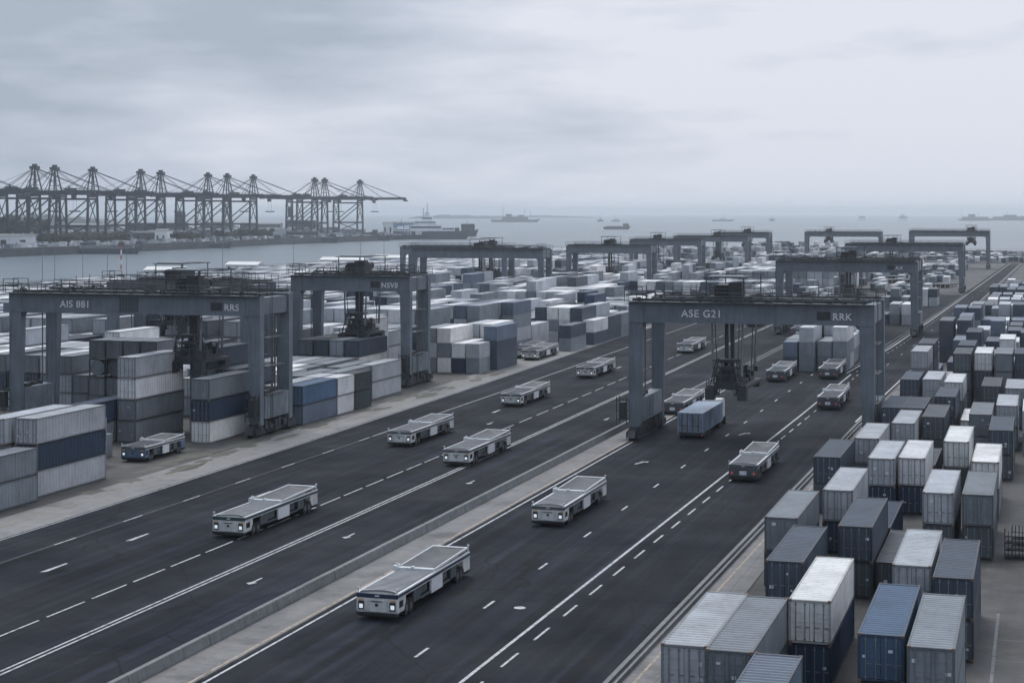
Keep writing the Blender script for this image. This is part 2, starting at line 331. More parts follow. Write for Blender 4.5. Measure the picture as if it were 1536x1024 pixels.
# ---------------------------------------------------------------- gantry cranes
def text_mesh(s, size, ext=.02):
    cu = bpy.data.curves.new('lettering', 'FONT'); cu.body = s; cu.size = size; cu.extrude = ext; cu.space_character = 1.1; cu.offset = .018
    o = bpy.data.objects.new('tmp', cu); COL.objects.link(o); dg = bpy.context.evaluated_depsgraph_get()
    me = bpy.data.meshes.new_from_object(o.evaluated_get(dg)); me.materials.clear(); me.materials.append(M['lettering'])
    bpy.data.objects.remove(o); return me
foot = []          # crane leg footprints kept free of containers
def gantry(label, xl, xr, Y, H=16.6, tro=.5, drop=6.3, t1=None, t2=None, detail=1, dep=None):
    dep = dep or (16.0 if xr > -70 and Y > 300 else 13.0 if xr > -70 else 8.6)
    S = xr-xl; t = thing('gantry_crane', label, 'gantry crane', (xl,Y,0), 0, 'gantry cranes over the container yard')
    bz0 = H-2.35; leg = 1.75
    def part(n, b, m='crane', parent=t): return link(n, b.mesh(n, [M[x] for x in m] if isinstance(m,(list,tuple)) else M[m]), parent)
    for yy, nm in ((0,'front_beam'),(dep,'rear_beam')):
        b = MB(); b.box(leg+.05,S-leg-.05,yy-.05,yy+1.15,bz0,H); b.box(0,leg+.05,yy-.09,yy+1.19,bz0-.06,H+.03); b.box(S-leg-.05,S,yy-.09,yy+1.19,bz0-.06,H+.03)
        b.box(.05,S-.05,yy-.22,yy+1.3,H+.03,H+.11); b.box(leg,S-leg,yy-.13,yy-.05,bz0-.02,bz0+.12); b.box(leg,S-leg,yy-.13,yy-.05,H-.3,H-.18)
        for k in range(1,int(S/5)): b.box(leg+k*5-.03,leg+k*5+.03,yy-.075,yy-.05,bz0+.12,H-.3)
        if yy == 0:
            b.box(leg+.2,leg+.28,-.12,-.05,bz0+.2,H-.35); b.box(S-leg-.28,S-leg-.2,-.12,-.05,bz0+.2,H-.35)
        for xg,sg in ((leg+.05,1),(S-leg-.05,-1)):
            b.add([(xg,yy+.3,bz0),(xg+sg*.5,yy+.3,bz0),(xg,yy+.3,bz0-.6),(xg,yy+.8,bz0),(xg+sg*.5,yy+.8,bz0),(xg,yy+.8,bz0-.6)],[(0,1,2),(3,5,4),(1,4,5,2)])
        part(nm, b)
    for xx in (0, S-leg):
        b = MB(); b.box(xx+.25,xx+leg-.25,1.19,dep-.09,bz0+.1,H-.15); part('end_beam', b)
        # tapered legs
        for yy in (0, dep):
            b = MB(); x0 = xx; x1 = xx+leg
            inn = .35
            bx = (x0, x1-inn, yy+.05, yy+1.05) if xx == 0 else (x0+inn, x1, yy+.05, yy+1.05)
            b.frus(bx, (x0,x1,yy,yy+1.15), 1.7, bz0-.06)
            b.box(bx[0]-.05,bx[1]+.05,yy-.02,yy+1.1,1.35,1.7); b.box(bx[0]+.1,bx[0]+.2,yy-.04,yy+.05,2.6,bz0-.4)
            part('leg', b)
        xm = xx + (leg-.35)/2 if xx == 0 else xx+.35+(leg-.35)/2
        b = MB(); b.box(xm-.55,xm+.55,-1.2,dep+2.3,.95,1.34); b.box(xm-.4,xm+.4,-.9,dep+2,1.34,1.6); b.frus((xm-.5,xm+.5,-2.0,-1.2),(xm-.4,xm+.4,-1.3,-1.2),.45,1.3); b.frus((xm-.5,xm+.5,dep+2.3,dep+3.1),(xm-.4,xm+.4,dep+2.3,dep+2.4),.45,1.3)
        part('sill_beam', b, 'crane_dark')
        b = MB()
        for yy in (-.6, dep+.1):
            b.box(xm-.62,xm+.62,yy-.9,yy+2.4,.55,.94); b.box(xm-.75,xm-.6,yy-.6,yy+2.1,.3,1.1); b.box(xm+.6,xm+.75,yy-.6,yy+2.1,.3,1.1)
        b.box(xm-.5,xm+.5,.8,dep-.6,.35,.94)
        for k in range(26):
            y_ = R.uniform(-1,dep+1.5); x_ = xm+R.choice((-.95,.55)); b.box(x_,x_+R.uniform(.2,.42),y_,y_+R.uniform(.2,.9),R.uniform(.3,1.0),R.uniform(1.1,2.0))
        bo = part('bogie', b, 'crane_dark')
        for yy in (-1.0, .7, dep-.1, dep+1.6):
            wb = MB(); wb.tube((xm-.34,yy,.5),(xm+.34,yy,.5),.5,14); wb.tube((xm-.36,yy,.5),(xm+.36,yy,.5),.2,8,1)
            part('wheel', wb, ['black','rim'], bo)
        # machinery cabinet between the legs
        b = MB(); b.box(xm-.75,xm+.75,1.35,dep-.25,2.1,5.0)
        for k in range(14): b.box(xm+.75,xm+.8,1.5+k*.46,1.5+k*.46+.2,2.2,4.9); b.box(xm-.8,xm-.75,1.5+k*.46,1.5+k*.46+.2,2.2,4.9)
        cb = part('machinery_cabinet', b, 'crane_box')
        b = MB()
        b.box(xm-.6,xm+.6,1.6,3.2,5.0,5.5)
        for k in range(5): b.box(xm-.5+R.random()*.4,xm-.1+R.random()*.5,3.4+k*.7,3.8+k*.7,5.0,5.2+R.random()*.4)
        link('cabinet_gear', b.mesh('gear', M['crane_dark']), cb)
        # service cage with ladder on the outer face of the front leg
        sx_ = -1 if xx == 0 else 1; ex = (xx-.02) if xx == 0 else (xx+leg+.02)
        b = MB(); cx0,cx1 = (ex-1.25,ex) if sx_<0 else (ex-1.4,ex-.1)
        cy0,cy1 = (-1.0,.5) if sx_<0 else (-1.3,-.15)
        for z in (2.6,3.6,4.9): 
            for p_,q_ in (((cx0,cy0),(cx1,cy0)),((cx0,cy1),(cx1,cy1)),((cx0,cy0),(cx0,cy1)),((cx1,cy0),(cx1,cy1))): b.bar((*p_,z),(*q_,z),.09)
        for px_,py_ in ((cx0,cy0),(cx1,cy0),(cx0,cy1),(cx1,cy1)): b.bar((px_,py_,1.9),(px_,py_,5.3),.09)
        b.box(cx0,cx1,cy0,cy1,2.5,2.58); b.box(cx0+.25,cx1-.25,cy0+.3,cy1-.25,2.58,4.6)
        if xx == 0 or xr < -70: part('service_cage', b, 'crane_dark')
        if xx > 0:      # ladder and pipes up the side between the right legs
            b = MB(); lx = S+.12
            for yy in (2.9,3.4): b.bar((lx,yy,2),(lx,yy,H+1),.07)
            for k in range(int((H-2)/.6)): b.bar((lx,2.9,2.2+k*.6),(lx,3.4,2.2+k*.6),.06)
            for yy in (1.6,2.1,4.6,5.4,6.2): b.tube((S-.5,yy,2),(S-.5,yy,H-.2),.11,6)
            for z in (5,8.5,12): b.box(S-.7,S+.3,1.3,6.6,z,z+.12)
            part('ladder', b, 'cable')
        else:
            b = MB()
            for yy in (1.6,2.0,7.0): b.tube((.5,yy,2),(.5,yy,H-.5),.09,6)
            part('conduit', b, 'cable')
    foot.append((xl-1.8,xl+2.4,Y-2.4,Y+dep+3.4)); foot.append((xr-2.4,xr+(.6 if xr>-70 else 1.8),Y-2.4,Y+dep+3.4))
    # walkways with railings on top of both beams
    for yy, s_ in ((-.9,-1),(dep+2.0,1)):
        b = MB(); y0 = yy; 
        b.box(0,S,min(y0,y0-s_*.65),max(y0,y0-s_*.65),H+.1,H+.16)
        for z in (.4,.8,1.25): b.bar((0,y0,H+.13+z),(S,y0,H+.13+z),.075)
        if detail: b.bar((0,y0-s_*.7,H+1.23),(S,y0-s_*.7,H+1.23),.05)
        n = int(S/(1.15 if detail else 3))
        for k in range(n+1): b.bar((S*k/n,y0,H+.1),(S*k/n,y0,H+1.25),.07)
        part('walkway_railing', b, 'cable')
    b = MB()
    for yy in (.2,.55,.9,dep+.2,dep+.8): b.bar((.4,yy,H+.22+.2*R.random()),(S-.4,yy,H+.25+.2*R.random()),.13,.2)
    if detail:
        for ex_ in (-.3, S-1.9):
            for px_ in (ex_,ex_+2.2):
                for py_ in (-.9,1.4): b.bar((px_,py_,H+.1),(px_,py_,H+1.9),.07)
            for z in (1.0,1.9): b.bar((ex_,-.9,H+z),(ex_+2.2,-.9,H+z),.07); b.bar((ex_,1.4,H+z),(ex_+2.2,1.4,H+z),.07)
        for k in range(int(S*1.3)):
            x = R.uniform(.5,S-2); yy = R.choice((.5,dep*.5,dep+.5)); b.bar((x,yy+R.uniform(-.6,.6),H+R.uniform(.2,1.1)),(x+R.uniform(.6,3),yy+R.uniform(-.6,.6),H+R.uniform(.2,1.2)),R.uniform(.05,.16))
            if k%4==0: b.bar((x,yy,H+.1),(x,yy,H+R.uniform(1.2,2.4)),.06)
    for k in range(int(S/2.2)):
        x = 1+k*2.2+R.random(); h = R.uniform(.2,.7); b.box(x,x+R.uniform(.2,.9),.1,.1+R.uniform(.3,.8),H+.12,H+.12+h)
        b.bar((x,.2,H+.3),(x,dep,H+.3),.06) if k%3==0 else None
    part('trolley_rail', b, 'crane_dark')
    # trolley with machinery and operator cab on top
    X = leg+1+(S-2*leg-6)*tro; b = MB()
    b.box(X,X+4.6,.2,dep+.8,H+.55,H+.8); 
    for xx in (X,X+4.5):
        for yy in (.2,dep+.6): b.bar((xx,yy,H+.8),(xx,yy,H+3.1),.12)
    for xx in (X,X+4.5): b.bar((xx,.2,H+3.1),(xx,dep+.6,H+3.1),.1); b.bar((xx,.2,H+1.9),(xx,dep+.6,H+1.9),.07)
    for yy in (.2,dep+.6): b.bar((X-.5,yy,H+3.1),(X+5,yy,H+3.1),.1); b.bar((X,yy,H+1.9),(X+4.5,yy,H+1.9),.07)
    for k in range(4): b.box(X+.5+k*.9,X+.5+k*.9+.6,1.2+R.random()*2,4+R.random()*2,H+.8,H+1.3+R.random()*.9)
    tr = part('trolley', b, 'crane_dark')
    b = MB()
    for k in range(3): b.tube((X+.8,2+k*2,H+1.6),(X+3.6,2+k*2,H+1.6),.55,12)
    link('hoist_drum', b.mesh('drum', M['void']), tr)
    b = MB(); b.box(X+2.6,X+4.2,.6,2.4,H+.8,H+2.5); link('trolley_cab', b.mesh('tcab', M['void']), tr)
    b = MB(); b.box(X+.1,X+4.3,.4,3.4,H+3.15,H+3.3); link('trolley_roof', b.mesh('troof', M['crane_box']), tr)
    # hoist ropes and spreader
    zc = drop; cx = X+2.3
    for dx,dx2,yy in ((-1.9,-1.7,1.6),(-1.5,-1.2,1.6),(-1.9,-1.7,dep-1),(1.9,1.7,1.6),(1.45,1.25,1.6),(1.9,1.7,dep-1),(-1.5,-1.2,dep-1),(1.45,1.25,dep-1)):
        b = MB(); b.tube((cx+dx,yy,bz0+.3),(cx+dx2,yy,zc+2.3),.07 if abs(dx)<1.6 else .1,6,0,.07 if abs(dx)<1.6 else .2); part('hoist_rope', b, 'cable' if abs(dx)<1.6 else 'bar')
    for dx in (-.36,.36):
        b = MB(); b.box(cx+dx-.2,cx+dx+.2,3.0,3.6,zc+2.0,H+.5); part('guide_mast', b, 'crane_dark')
    b = MB(); y0,y1 = .9,dep-.3
    b.box(cx-1.5,cx+1.5,y0,y1,zc+1.1,zc+1.6); b.box(cx-1.1,cx+1.1,y0+.6,y1-.6,zc+1.6,zc+2.2); b.box(cx-.8,cx+.8,y0+1.2,y1-1.5,zc+2.2,zc+3.0)
    for k in range(46):
        xx = cx+R.uniform(-2.0,1.7); yy = R.uniform(y0,y1-.6); h = R.uniform(.2,1.1); z = zc+R.choice((.7,1.6,1.6,2.1)); b.box(xx,xx+R.uniform(.1,.6),yy,yy+R.uniform(.2,.8),z,z+h)
    for k in range(10):
        xx = cx+R.uniform(-1.8,1.8); b.bar((xx,y0,zc+1.6),(xx+R.uniform(-.3,.3),y0+R.uniform(0,1),zc+2.2+R.random()),.06)
    for xx in (cx-2.1,cx-.9,cx+.7,cx+1.9):
        for yy in (y0,y0+1.8): b.bar((xx,yy,zc+.6),(xx*.6+cx*.4,yy+.3,zc+4.2),.13)
    for z in (2.4,3.3,4.2): b.bar((cx-1.7,y0+.2,zc+z),(cx+1.7,y0+.2,zc+z),.13); b.bar((cx-1.6,y0+2,zc+z),(cx+1.6,y0+2,zc+z),.13); b.box(cx-.9,cx+.9,y0+.3,y0+2,zc+z-.3,zc+z+.15)
    b.box(cx-2.4,cx+2.4,y0,y1,zc+.75,zc+1.15)
    for xx in (cx-2.6,cx+1.3):
        b.box(xx+.1,xx+1.2,y0-.6,y0+.7,zc-.5,zc+.9)
    for xx in (cx-2.3,cx+1.0):
        b.box(xx,xx+1.3,y0-.5,y0+.9,zc+.1,zc+.25); b.box(xx+.15,xx+1.15,y0-.3,y0+.8,zc+.25,zc+1.0); b.box(xx,xx+1.3,y1-.9,y1+.5,zc+.1,zc+1.0)
        for px_ in (xx,xx+1.3):
            for py_ in (y0-.5,y0+.9): b.bar((px_,py_,zc-.1),(px_,py_,zc+1.9),.08)
        b.bar((xx,y0-.5,zc+1.9),(xx+1.3,y0-.5,zc+1.9),.07); b.bar((xx,y0-.5,zc+1.2),(xx+1.3,y0-.5,zc+1.2),.07)
    part('spreader', b, 'crane_dark')
    if t1:
        o = link('lettering', text_mesh(t1,1.25), t, (leg+S*.162,-.08,H-1.65), (PI/2,0,0))
    if t2:
        o = link('lettering', text_mesh(t2,1.15), t, (S-leg-3.1,-.08,H-1.72), (PI/2,0,0))
        b = MB(); b.box(S-leg-4.9,S-leg-3.35,-.13,-.05,H-1.75,H-.75)
        for k in range(5): b.box(S-leg-4.75+k*.28,S-leg-4.65+k*.28,-.16,-.13,H-1.6,H-.9)
        part('vent_grille', b, 'crane_dark')
    if t1 and t1[1] == 'I':
        b = MB(); b.box(S*.45,S*.45+2.7,-.1,-.05,H-2.1,H-.3); pl = part('mesh_panel', b, 'crane_dark')
        b = MB()
        for k in range(12): b.box(S*.45+.1+k*.22,S*.45+.16+k*.22,-.14,-.1,H-2.1,H-.3)
        for k in range(8): b.box(S*.45,S*.45+2.7,-.15,-.14,H-2.0+k*.22,H-1.95+k*.22)
        link('mesh_grid', b.mesh('grid', M['crane']), pl)
    return t
gantry('grey gantry crane lettered AIS 881, nearest one over the left container yard', -127.2,-91.8,195,17.2,.76,8.0,'AIS 881','RRS')
gantry('grey gantry crane lettered ASE G21 straddling the right road', -47.9,-18.5,206,16.7,.34,5.6,'ASE G21','RRK')
gantry('grey gantry crane marked NSV8, spreader lowered over pale boxes', -116.0,-95.5,258,17.4,.5,7.2,None,'NSV8')
gantry('far left gantry crane whose top frame shows above the nearest left crane', -142.6,-117.6,246,16.4,.38,9)
gantry('gantry crane with two dark spreaders near, standing middle of the left yard', -179.3,-138.2,485,16.6,.5,6)
gantry('gantry crane half hidden directly behind the middle yard crane', -205.3,-168.0,545,16.1,.93,6,detail=0)
gantry('gantry crane by itself right of the middle yard crane', -153.3,-123.9,566,16.4,.48,5,detail=0)
gantry('nearest crane of the distant cluster left of the lettered right crane', -167.1,-136.1,720,16.0,.3,4,detail=0)
gantry('second crane in the distant cluster, before the sea', -164.6,-129.4,800,16.4,.6,6,detail=0)
gantry('farthest crane of the distant cluster, its spreader pulled up', -157.4,-129.9,870,17.2,.6,11,detail=0)
gantry('second gantry crane over the right road, behind the lettered one', -57.6,-26.0,395,16.6,.5,7,None,'AX')
gantry('third gantry crane back along the right road', -65.5,-25.2,615,16.5,.35,9,detail=0)
gantry('rightmost and farthest gantry crane along the right road, against the sea', -62.3,-23.7,880,18.2,.85,12,detail=0)
gantry('low distant gantry crane against the water, left of the farthest right one', -128.0,-85.0,990,16.4,.25,11,detail=0)
# ---------------------------------------------------------------- automated carriers
NEAR = []   # footprints
def agv_parts(style):
    front = style != 'rear'
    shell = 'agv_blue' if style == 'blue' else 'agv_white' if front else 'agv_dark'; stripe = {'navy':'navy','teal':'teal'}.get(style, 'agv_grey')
    L = []   # (name, mesh, loc, children)
    def add(n, b, m, ch=None): L.append((n, b.mesh(n, [M[x] for x in m] if isinstance(m,(list,tuple)) else M[m]), ch or []))
    b = MB(); b.box(-1.15,1.15,-7.2,7.2,.42,.8); b.box(-.9,.9,-6.8,6.8,.8,1.3); add('chassis', b, 'void')
    for sgn, nm in ((-1,'front_cowl'),(1,'rear_cowl')):
        b = MB(); pr_ = [(-7.5,.45),(-7.55,.6),(-7.5,1.32),(-5.95,1.32),(-5.95,.95),(-6.3,.45)]
        b.prism([(y*-sgn,z) for y,z in pr_][::(1 if sgn<0 else -1)], -1.48, 1.48, 'x')
        yy = sgn*7.55; b.box(-.72,.72,min(yy,yy+sgn*.05),max(yy,yy+sgn*.05),.52,1.22); b.box(-1.5,1.5,min(sgn*6.2,sgn*7.45),max(sgn*6.2,sgn*7.45),.55,.62)
        lens = []
        if sgn < 0:
            v = MB(); v.box(-.42,.42,-7.63,-7.6,1.12,1.17); v.box(-.1,.1,-7.63,-7.6,.85,1.02); lens.append(('emblem_plate', v.mesh('emblem', M['void'])))
            v = MB(); v.box(-1.35,-1.0,-7.56,-7.52,1.16,1.25); v.box(1.0,1.35,-7.56,-7.52,1.16,1.25)
            if front: lens.append(('indicator', v.mesh('ind', M['amber'])))
            v = MB(); v.box(1.48,1.5,-7.2,-6.5,.75,1.15); v.box(-1.5,-1.48,-7.2,-6.5,.75,1.15); lens.append(('side_window', v.mesh('sw', M['glass'])))
            if not front:
                v = MB(); v.box(-.36,.36,-7.64,-7.61,.68,1.05); lens.append(('licence_panel', v.mesh('lp', M['white_plate'])))
        add(nm, b, shell, lens)
        b = MB(); b.box(-1.46,1.46,min(sgn*7.62,sgn*7.2),max(sgn*7.62,sgn*7.2),.28,.45); b.box(-1.3,1.3,min(sgn*7.5,sgn*7.1),max(sgn*7.5,sgn*7.1),.2,.28); add('bumper', b, 'black')
        for sx_ in (-1,1):
            b = MB(); x = sx_*1.14; b.box(x-.21,x+.21,min(sgn*7.52,sgn*7.58),max(sgn*7.52,sgn*7.58),.62,1.12)
            v = MB(); v.box(x-.13,x+.13,min(sgn*7.58,sgn*7.6),max(sgn*7.58,sgn*7.6),.7,.95)
            hot = front if sgn < 0 else (not front)
            add('headlight' if hot else 'tail_light', b, 'void' if hot else shell, [('lens', v.mesh('lens', M['headlight' if hot else 'tail']))])
    for sx_ in (-1,1):
        b = MB(); b.box(min(sx_*1.36,sx_*1.5),max(sx_*1.36,sx_*1.5),-7.5,7.5,1.33,1.56); b.box(min(sx_*1.3,sx_*1.52),max(sx_*1.3,sx_*1.52),-7.52,7.52,1.56,1.64,1)
        b.box(min(sx_*1.42,sx_*1.52),max(sx_*1.42,sx_*1.52),-7.52,7.52,1.33,1.37,1); add('side_rail', b, [stripe,'rail_white'])
        X0,X1 = sorted((sx_*1.32,sx_*1.47))
        b = MB()
        for y0,y1 in ((-4.35,-3.75),(-3.7,-3.1),(3.3,3.9),(3.95,4.5)): b.box(X0,X1,y0,y1,.55,1.31)
        b.box(X0,X1,-2.95,3.25,.5,.6); add('side_panel', b, 'agv_grey')
        b = MB(); X2,X3 = sorted((sx_*1.36,sx_*1.52)); b.box(X2,X3,-.95,1.35,.45,1.31); add('white_side_panel', b, 'white_plate')
        b = MB(); X4,X5 = sorted((sx_*1.0,sx_*1.3))
        for y0,y1 in ((-2.8,-1.3),(1.7,2.9)):
            b = MB(); b.box(X4,X5,y0,y1,.75,1.2); add('battery_box', b, 'agv_grey')
        pass
    b = MB(); b.box(-1.5,1.5,-7.52,-7.42,1.33,1.58,0); b.box(-.16,.16,-7.55,-7.52,1.42,1.5,1); b.box(-1.5,1.5,7.42,7.52,1.33,1.58); add('fascia', b, [stripe,'rail_white'])
    b = MB(); b.box(-1.29,1.29,-7.4,-.3,1.5,1.58)      # recess under the arched edge
    add('deck_recess', b, 'agv_bed')
    b = MB(); n = 12; top = 1.68
    arc = [(-1.28+2.56*i/n, -6.75-.55*((2*i/n-1)**2)) for i in range(n+1)]
    vs = [(x,y,top) for x,y in arc]+[(x,-.35,top) for x,y in arc]; b.add(vs, [(i,i+1,i+n+2,i+n+1) for i in range(n)])
    vs = [(x,y,top) for x,y in arc]+[(x,y,1.58) for x,y in arc]; b.add(vs, [(i+1,i,i+n+1,i+n+2) for i in range(n)])
    for k in range(17): b.box(-1.25,1.25,-6.55+k*.36,-6.5+k*.36,1.68,1.705)
    add('front_deck', b, 'agv_deck')
    b = MB(); b.box(-1.4,1.4,-.32,.12,1.64,1.84); b.box(-.3,-.1,-.34,-.0,1.84,1.92); b.box(-1.6,-1.3,-.5,.3,1.64,1.95,0); add('cross_bar', b, 'rail_white')
    b = MB(); n = 12                                     # trough-shaped rear bed
    prof = [(-1.28+2.56*i/n, 1.52+.34*abs(2*i/n-1)**2) for i in range(n+1)]
    vs = [(x,.14,z) for x,z in prof]+[(x,6.6,z+.02) for x,z in prof]+[(x,7.3,1.9) for x,z in prof]
    b.add(vs, [(i,i+1,i+n+2,i+n+1) for i in range(n)]+[(i+n+1,i+n+2,i+2*n+3,i+2*n+2) for i in range(n)]); add('rear_bed', b, 'agv_bed')
    b = MB()
    for sx_ in (-1,1): b.bar((sx_*1.36,.1,1.76),(sx_*1.36,7.4,1.9),.1,.14)
    b.bar((-1.4,7.38,1.88),(1.4,7.38,1.88),.3,.1); add('bed_frame', b, 'rail_white')
    b = MB()
    for x,y,h in ((-1.42,-7.4,.1),(1.42,-7.4,.08),(1.4,7.4,.3),(-1.42,-.1,.25)): b.bar((x,y,1.6),(x,y,1.75+h),.07); b.box(x-.08,x+.08,y-.06,y+.06,1.72+h,1.82+h)
    add('sensor_mast', b, 'rail_white')
    for yy in (-5.6,-4.75,4.95,5.8):
        for sx_ in (-1,1):
            b = MB(); b.tube((sx_*.95,yy,.46),(sx_*1.4,yy,.46),.46,16)
            v = MB(); v.tube((sx_*1.36,yy,.46),(sx_*1.42,yy,.46),.22,10); add('wheel', b, 'black', [('rim', v.mesh('rim', M['rim']))])
    return L
AG = {s: agv_parts(s) for s in ('navy','teal','plain','rear','blue')}
def agv(style, x, y, label, rz=0, n='carrier_vehicle', cat='carrier vehicle'):
    t = thing(n, label, cat, (x+1.5,y+7.5,.006), rz, 'low automated carriers on the roads')
    t.scale = (1.0,1.03,1.12)
    for nm, me, ch in AG[style]:
        o = link(nm, me, t)
        for n2, me2 in ch: link(n2, me2, o)
    NEAR.append((x-.4,x+3.4,y-.4,y+15.4)); return t
agv('navy',-44.5,110,'nearest flat carrier vehicle, navy stripe and lit headlights, beside the median')
agv('teal',-67.4,134,'flat carrier vehicle with dark teal stripe, nearest one on the left road')
agv('plain',-42.9,147,'pale flat carrier driving second along the right road, headlights on')
agv('plain',-73.8,192,'pale carrier further left and behind the one on the double line')
agv('plain',-62.3,179,'pale carrier vehicle driving along the double white line')
agv('plain',-73.5,236,'pale carrier third back in the outer left lane, behind the pair')
agv('plain',-74,280,'pale carrier fourth back in the outer left lane')
agv('plain',-68.2,335,'small far pale carrier seen just right of the lettered crane leg')
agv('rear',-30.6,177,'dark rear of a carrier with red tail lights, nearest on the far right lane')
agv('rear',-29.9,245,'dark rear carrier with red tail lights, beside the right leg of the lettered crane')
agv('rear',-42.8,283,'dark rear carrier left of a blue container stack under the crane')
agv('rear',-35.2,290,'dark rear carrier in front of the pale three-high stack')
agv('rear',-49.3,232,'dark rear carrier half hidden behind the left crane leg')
agv('plain',-92.8,311,'pale carrier parked on the apron beside the slate blue stacks')
agv('plain',-96.6,315,'pale carrier parked behind the other on the left apron')
agv('rear',-53.2,388,'distant dark carrier behind the lettered crane, right of its spreader')
agv('rear',-68,418,'distant dark carrier at the far end of the left road')
o = agv('blue',-97.6,168.6,'short blue grey carrier parked on the apron at the foot of a four-high stack'); o.scale = (1,.62,1.05)
# blue box trailer truck
t = thing('box_truck', 'pale blue box trailer truck with double rear doors on the right road', 'truck', (-40.9,209,.006))
b = MB(); b.box(-1.6,1.6,0,13.6,.75,3.15)
for k in range(26):
    for s_ in (-1,1): b.box(min(s_*1.6,s_*1.63),max(s_*1.6,s_*1.63),.3+k*.51,.5+k*.51,.9,3.0)
M['trailer'] = paint('faded_blue_trailer', (.24,.32,.44), .5, .45, .5); M['trailer_door'] = paint('trailer_door', (.2,.24,.31), .5, .4, .8)
link('cargo_box', b.mesh('cargo', M['trailer']), t)
for s_ in (-1,1):
    b = MB(); x0,x1 = sorted((s_*.03,s_*1.5)); b.box(x0,x1,-.06,0,.85,3.05); d = link('rear_door', b.mesh('rdoor', M['trailer_door']), t)
    b = MB()
    for q_ in (.35,1.0): b.bar((s_*q_,-.1,.85),(s_*q_,-.1,3.05),.07)
    b.bar((s_*.1,-.1,1.6),(s_*1.2,-.1,1.6),.05); link('locking_bar', b.mesh('lbar', M['void']), d)
b = MB(); b.box(-1.2,1.2,0,13.4,.5,.75); b.box(-1.6,1.6,-.05,.12,.42,.62); link('trailer_frame', b.mesh('tfr', M['void']), t)
for yy in (1.4,2.7,4.0,5.3,12.2,13.2,16.4):
    for s_ in (-1,1):
        b = MB(); b.tube((s_*1.05,yy,.48),(s_*1.5,yy,.48),.48,14); link('wheel', b.mesh('twheel', M['black']), t)
b = MB(); b.box(-1.25,1.25,14.3,17.2,.6,3.0); b.frus((-1.25,1.25,14.3,17.2),(-1.2,1.2,14.5,16.8),3.0,3.3); link('truck_cab', b.mesh('cab', M['agv_white']), t)
for s_ in (-1,1):
    b = MB(); b.box(s_*1.5-.1,s_*1.5+.1,-.1,-.05,.45,.58); link('tail_light', b.mesh('tl', M['tail']), t)
NEAR.append((-43,-39,208,228))
# ---------------------------------------------------------------- containers
HCN = 2.56; W = 2.44
CL = {'white':(.66,.68,.71),'pale grey':(.4,.43,.47),'mid grey':(.185,.215,.245),'dark grey':(.07,.086,.105),
      'slate blue':(.05,.072,.105),'navy blue':(.014,.036,.078),'dark teal':(.025,.042,.052),'faded blue':(.115,.15,.205),'steel blue':(.06,.115,.2)}
WT = [('white',17),('pale grey',29),('mid grey',23),('dark grey',6),('slate blue',13),('navy blue',6),('faded blue',4),('dark teal',2)]
def rc(rr=R):
    k = rr.uniform(0,100)
    for n,w_ in WT:
        k -= w_
        if k < 0: return n
    return 'pale grey'
LOUD = True; CONT = []; FP_ = []     # stack footprints
def hit(x,y,L,rects,g=.06):
    for a0,a1,b0,b1 in rects:
        if x < a1-g and x+W > a0+g and y < b1-g and y+L > b0+g: return True
    return False
def stack(x, y, L, cols, block, grid=None):
    if hit(x,y,L,NEAR) or hit(x,y,L,foot) or hit(x,y,L,FP_,.02):
        if LOUD: print('SKIP',x,y,hit(x,y,L,NEAR),hit(x,y,L,foot))
        return False
    FP_.append((x,x+W,y,y+L)); sid = len(FP_)
    for i,c in enumerate(cols):
        CONT.append(dict(x=x+R.uniform(-.03,.03), y=y+R.uniform(-.05,.05), z=i*HCN+(.05 if block=='right' else 0), L=L, c=c, b=block, s=sid, i=i, n=len(cols)))
    return True
A,B_,C_,D_,E_,F_,G_ = 'white','pale grey','mid grey','dark grey','slate blue','navy blue','dark teal'
RL = 13.2
for x,y,cols in [(-18.95,88.8,(C_,B_)),(-16.47,88.3,(D_,C_)),(-13.95,75.2,(E_,'faded blue')),(-14.0,101.2,(F_,A)),(-9.3,94,(D_,'steel blue')),(-6.6,92,(C_,C_)),(-9.05,113,(D_,B_)),(-6.35,110,(D_,E_)),
    (-13.9,126,(D_,E_)),(-17.0,112,(G_,E_)),(-19.5,128,(D_,C_)),(-16.9,142,(F_,B_)),(-20.0,161,(D_,E_)),(-17.75,175.5,(C_,B_)),(-15.1,161.5,(F_,F_,B_)[1:]),(-12.45,162.5,(F_,A)),
    (-9.05,143,(D_,B_)),(-5.95,143,(D_,C_)),(-9.1,175.5,(D_,A)),(-5.95,162,(C_,A)),(-5.1,186,(D_,E_)),(-15.25,189.2,(B_,B_)),(-17.6,204,(E_,E_)),(-15.1,204,(E_,E_)),(-12.5,196,(D_,D_)),
    (-7.6,200,(C_,C_)),(-4.9,210,(B_,B_)),(-12.4,176.5,(D_,)),(-13.8,140.5,(F_,)),(-11.3,126.5,(D_,)),(-12.3,145,(F_,)),(-9.9,190,(D_,)),(-7.4,184,(C_,)),(-20.0,175,(F_,)),
    (-18.1,239,(E_,E_)),(-15.2,240,(C_,B_)),(-12.2,237,(C_,A)),(-7.3,233,(D_,D_)),(-4.3,231,(C_,B_)),(-18.0,223,(C_,)),(-12.3,218,(D_,E_)),(-9.2,216,(A,)),(-1.9,205,(C_,B_)),(-1.6,226,(D_,E_))]:
    stack(x,y,RL,cols,'right')
LOUD = False; y = 254.0
while y < 620:
    xx = max(-17.8, far_r(y)+3.0); k = 0
    while xx < 2:
        if y < 560 or R.random() < .4:
            if R.random() > .13: stack(xx, y+R.uniform(-1.5,1.2), 12.2, [R.choice((D_,C_,E_,C_)) for _ in range(R.choice((0,1,1,2,2)) if y<400 else R.choice((0,1,1)))]+[R.choice((A,B_,C_,C_,E_,E_,'faded blue',D_))], 'right')
        xx += R.choice((2.75,2.9,3.1)); k += 1
    y += 15.2
LOUD = True
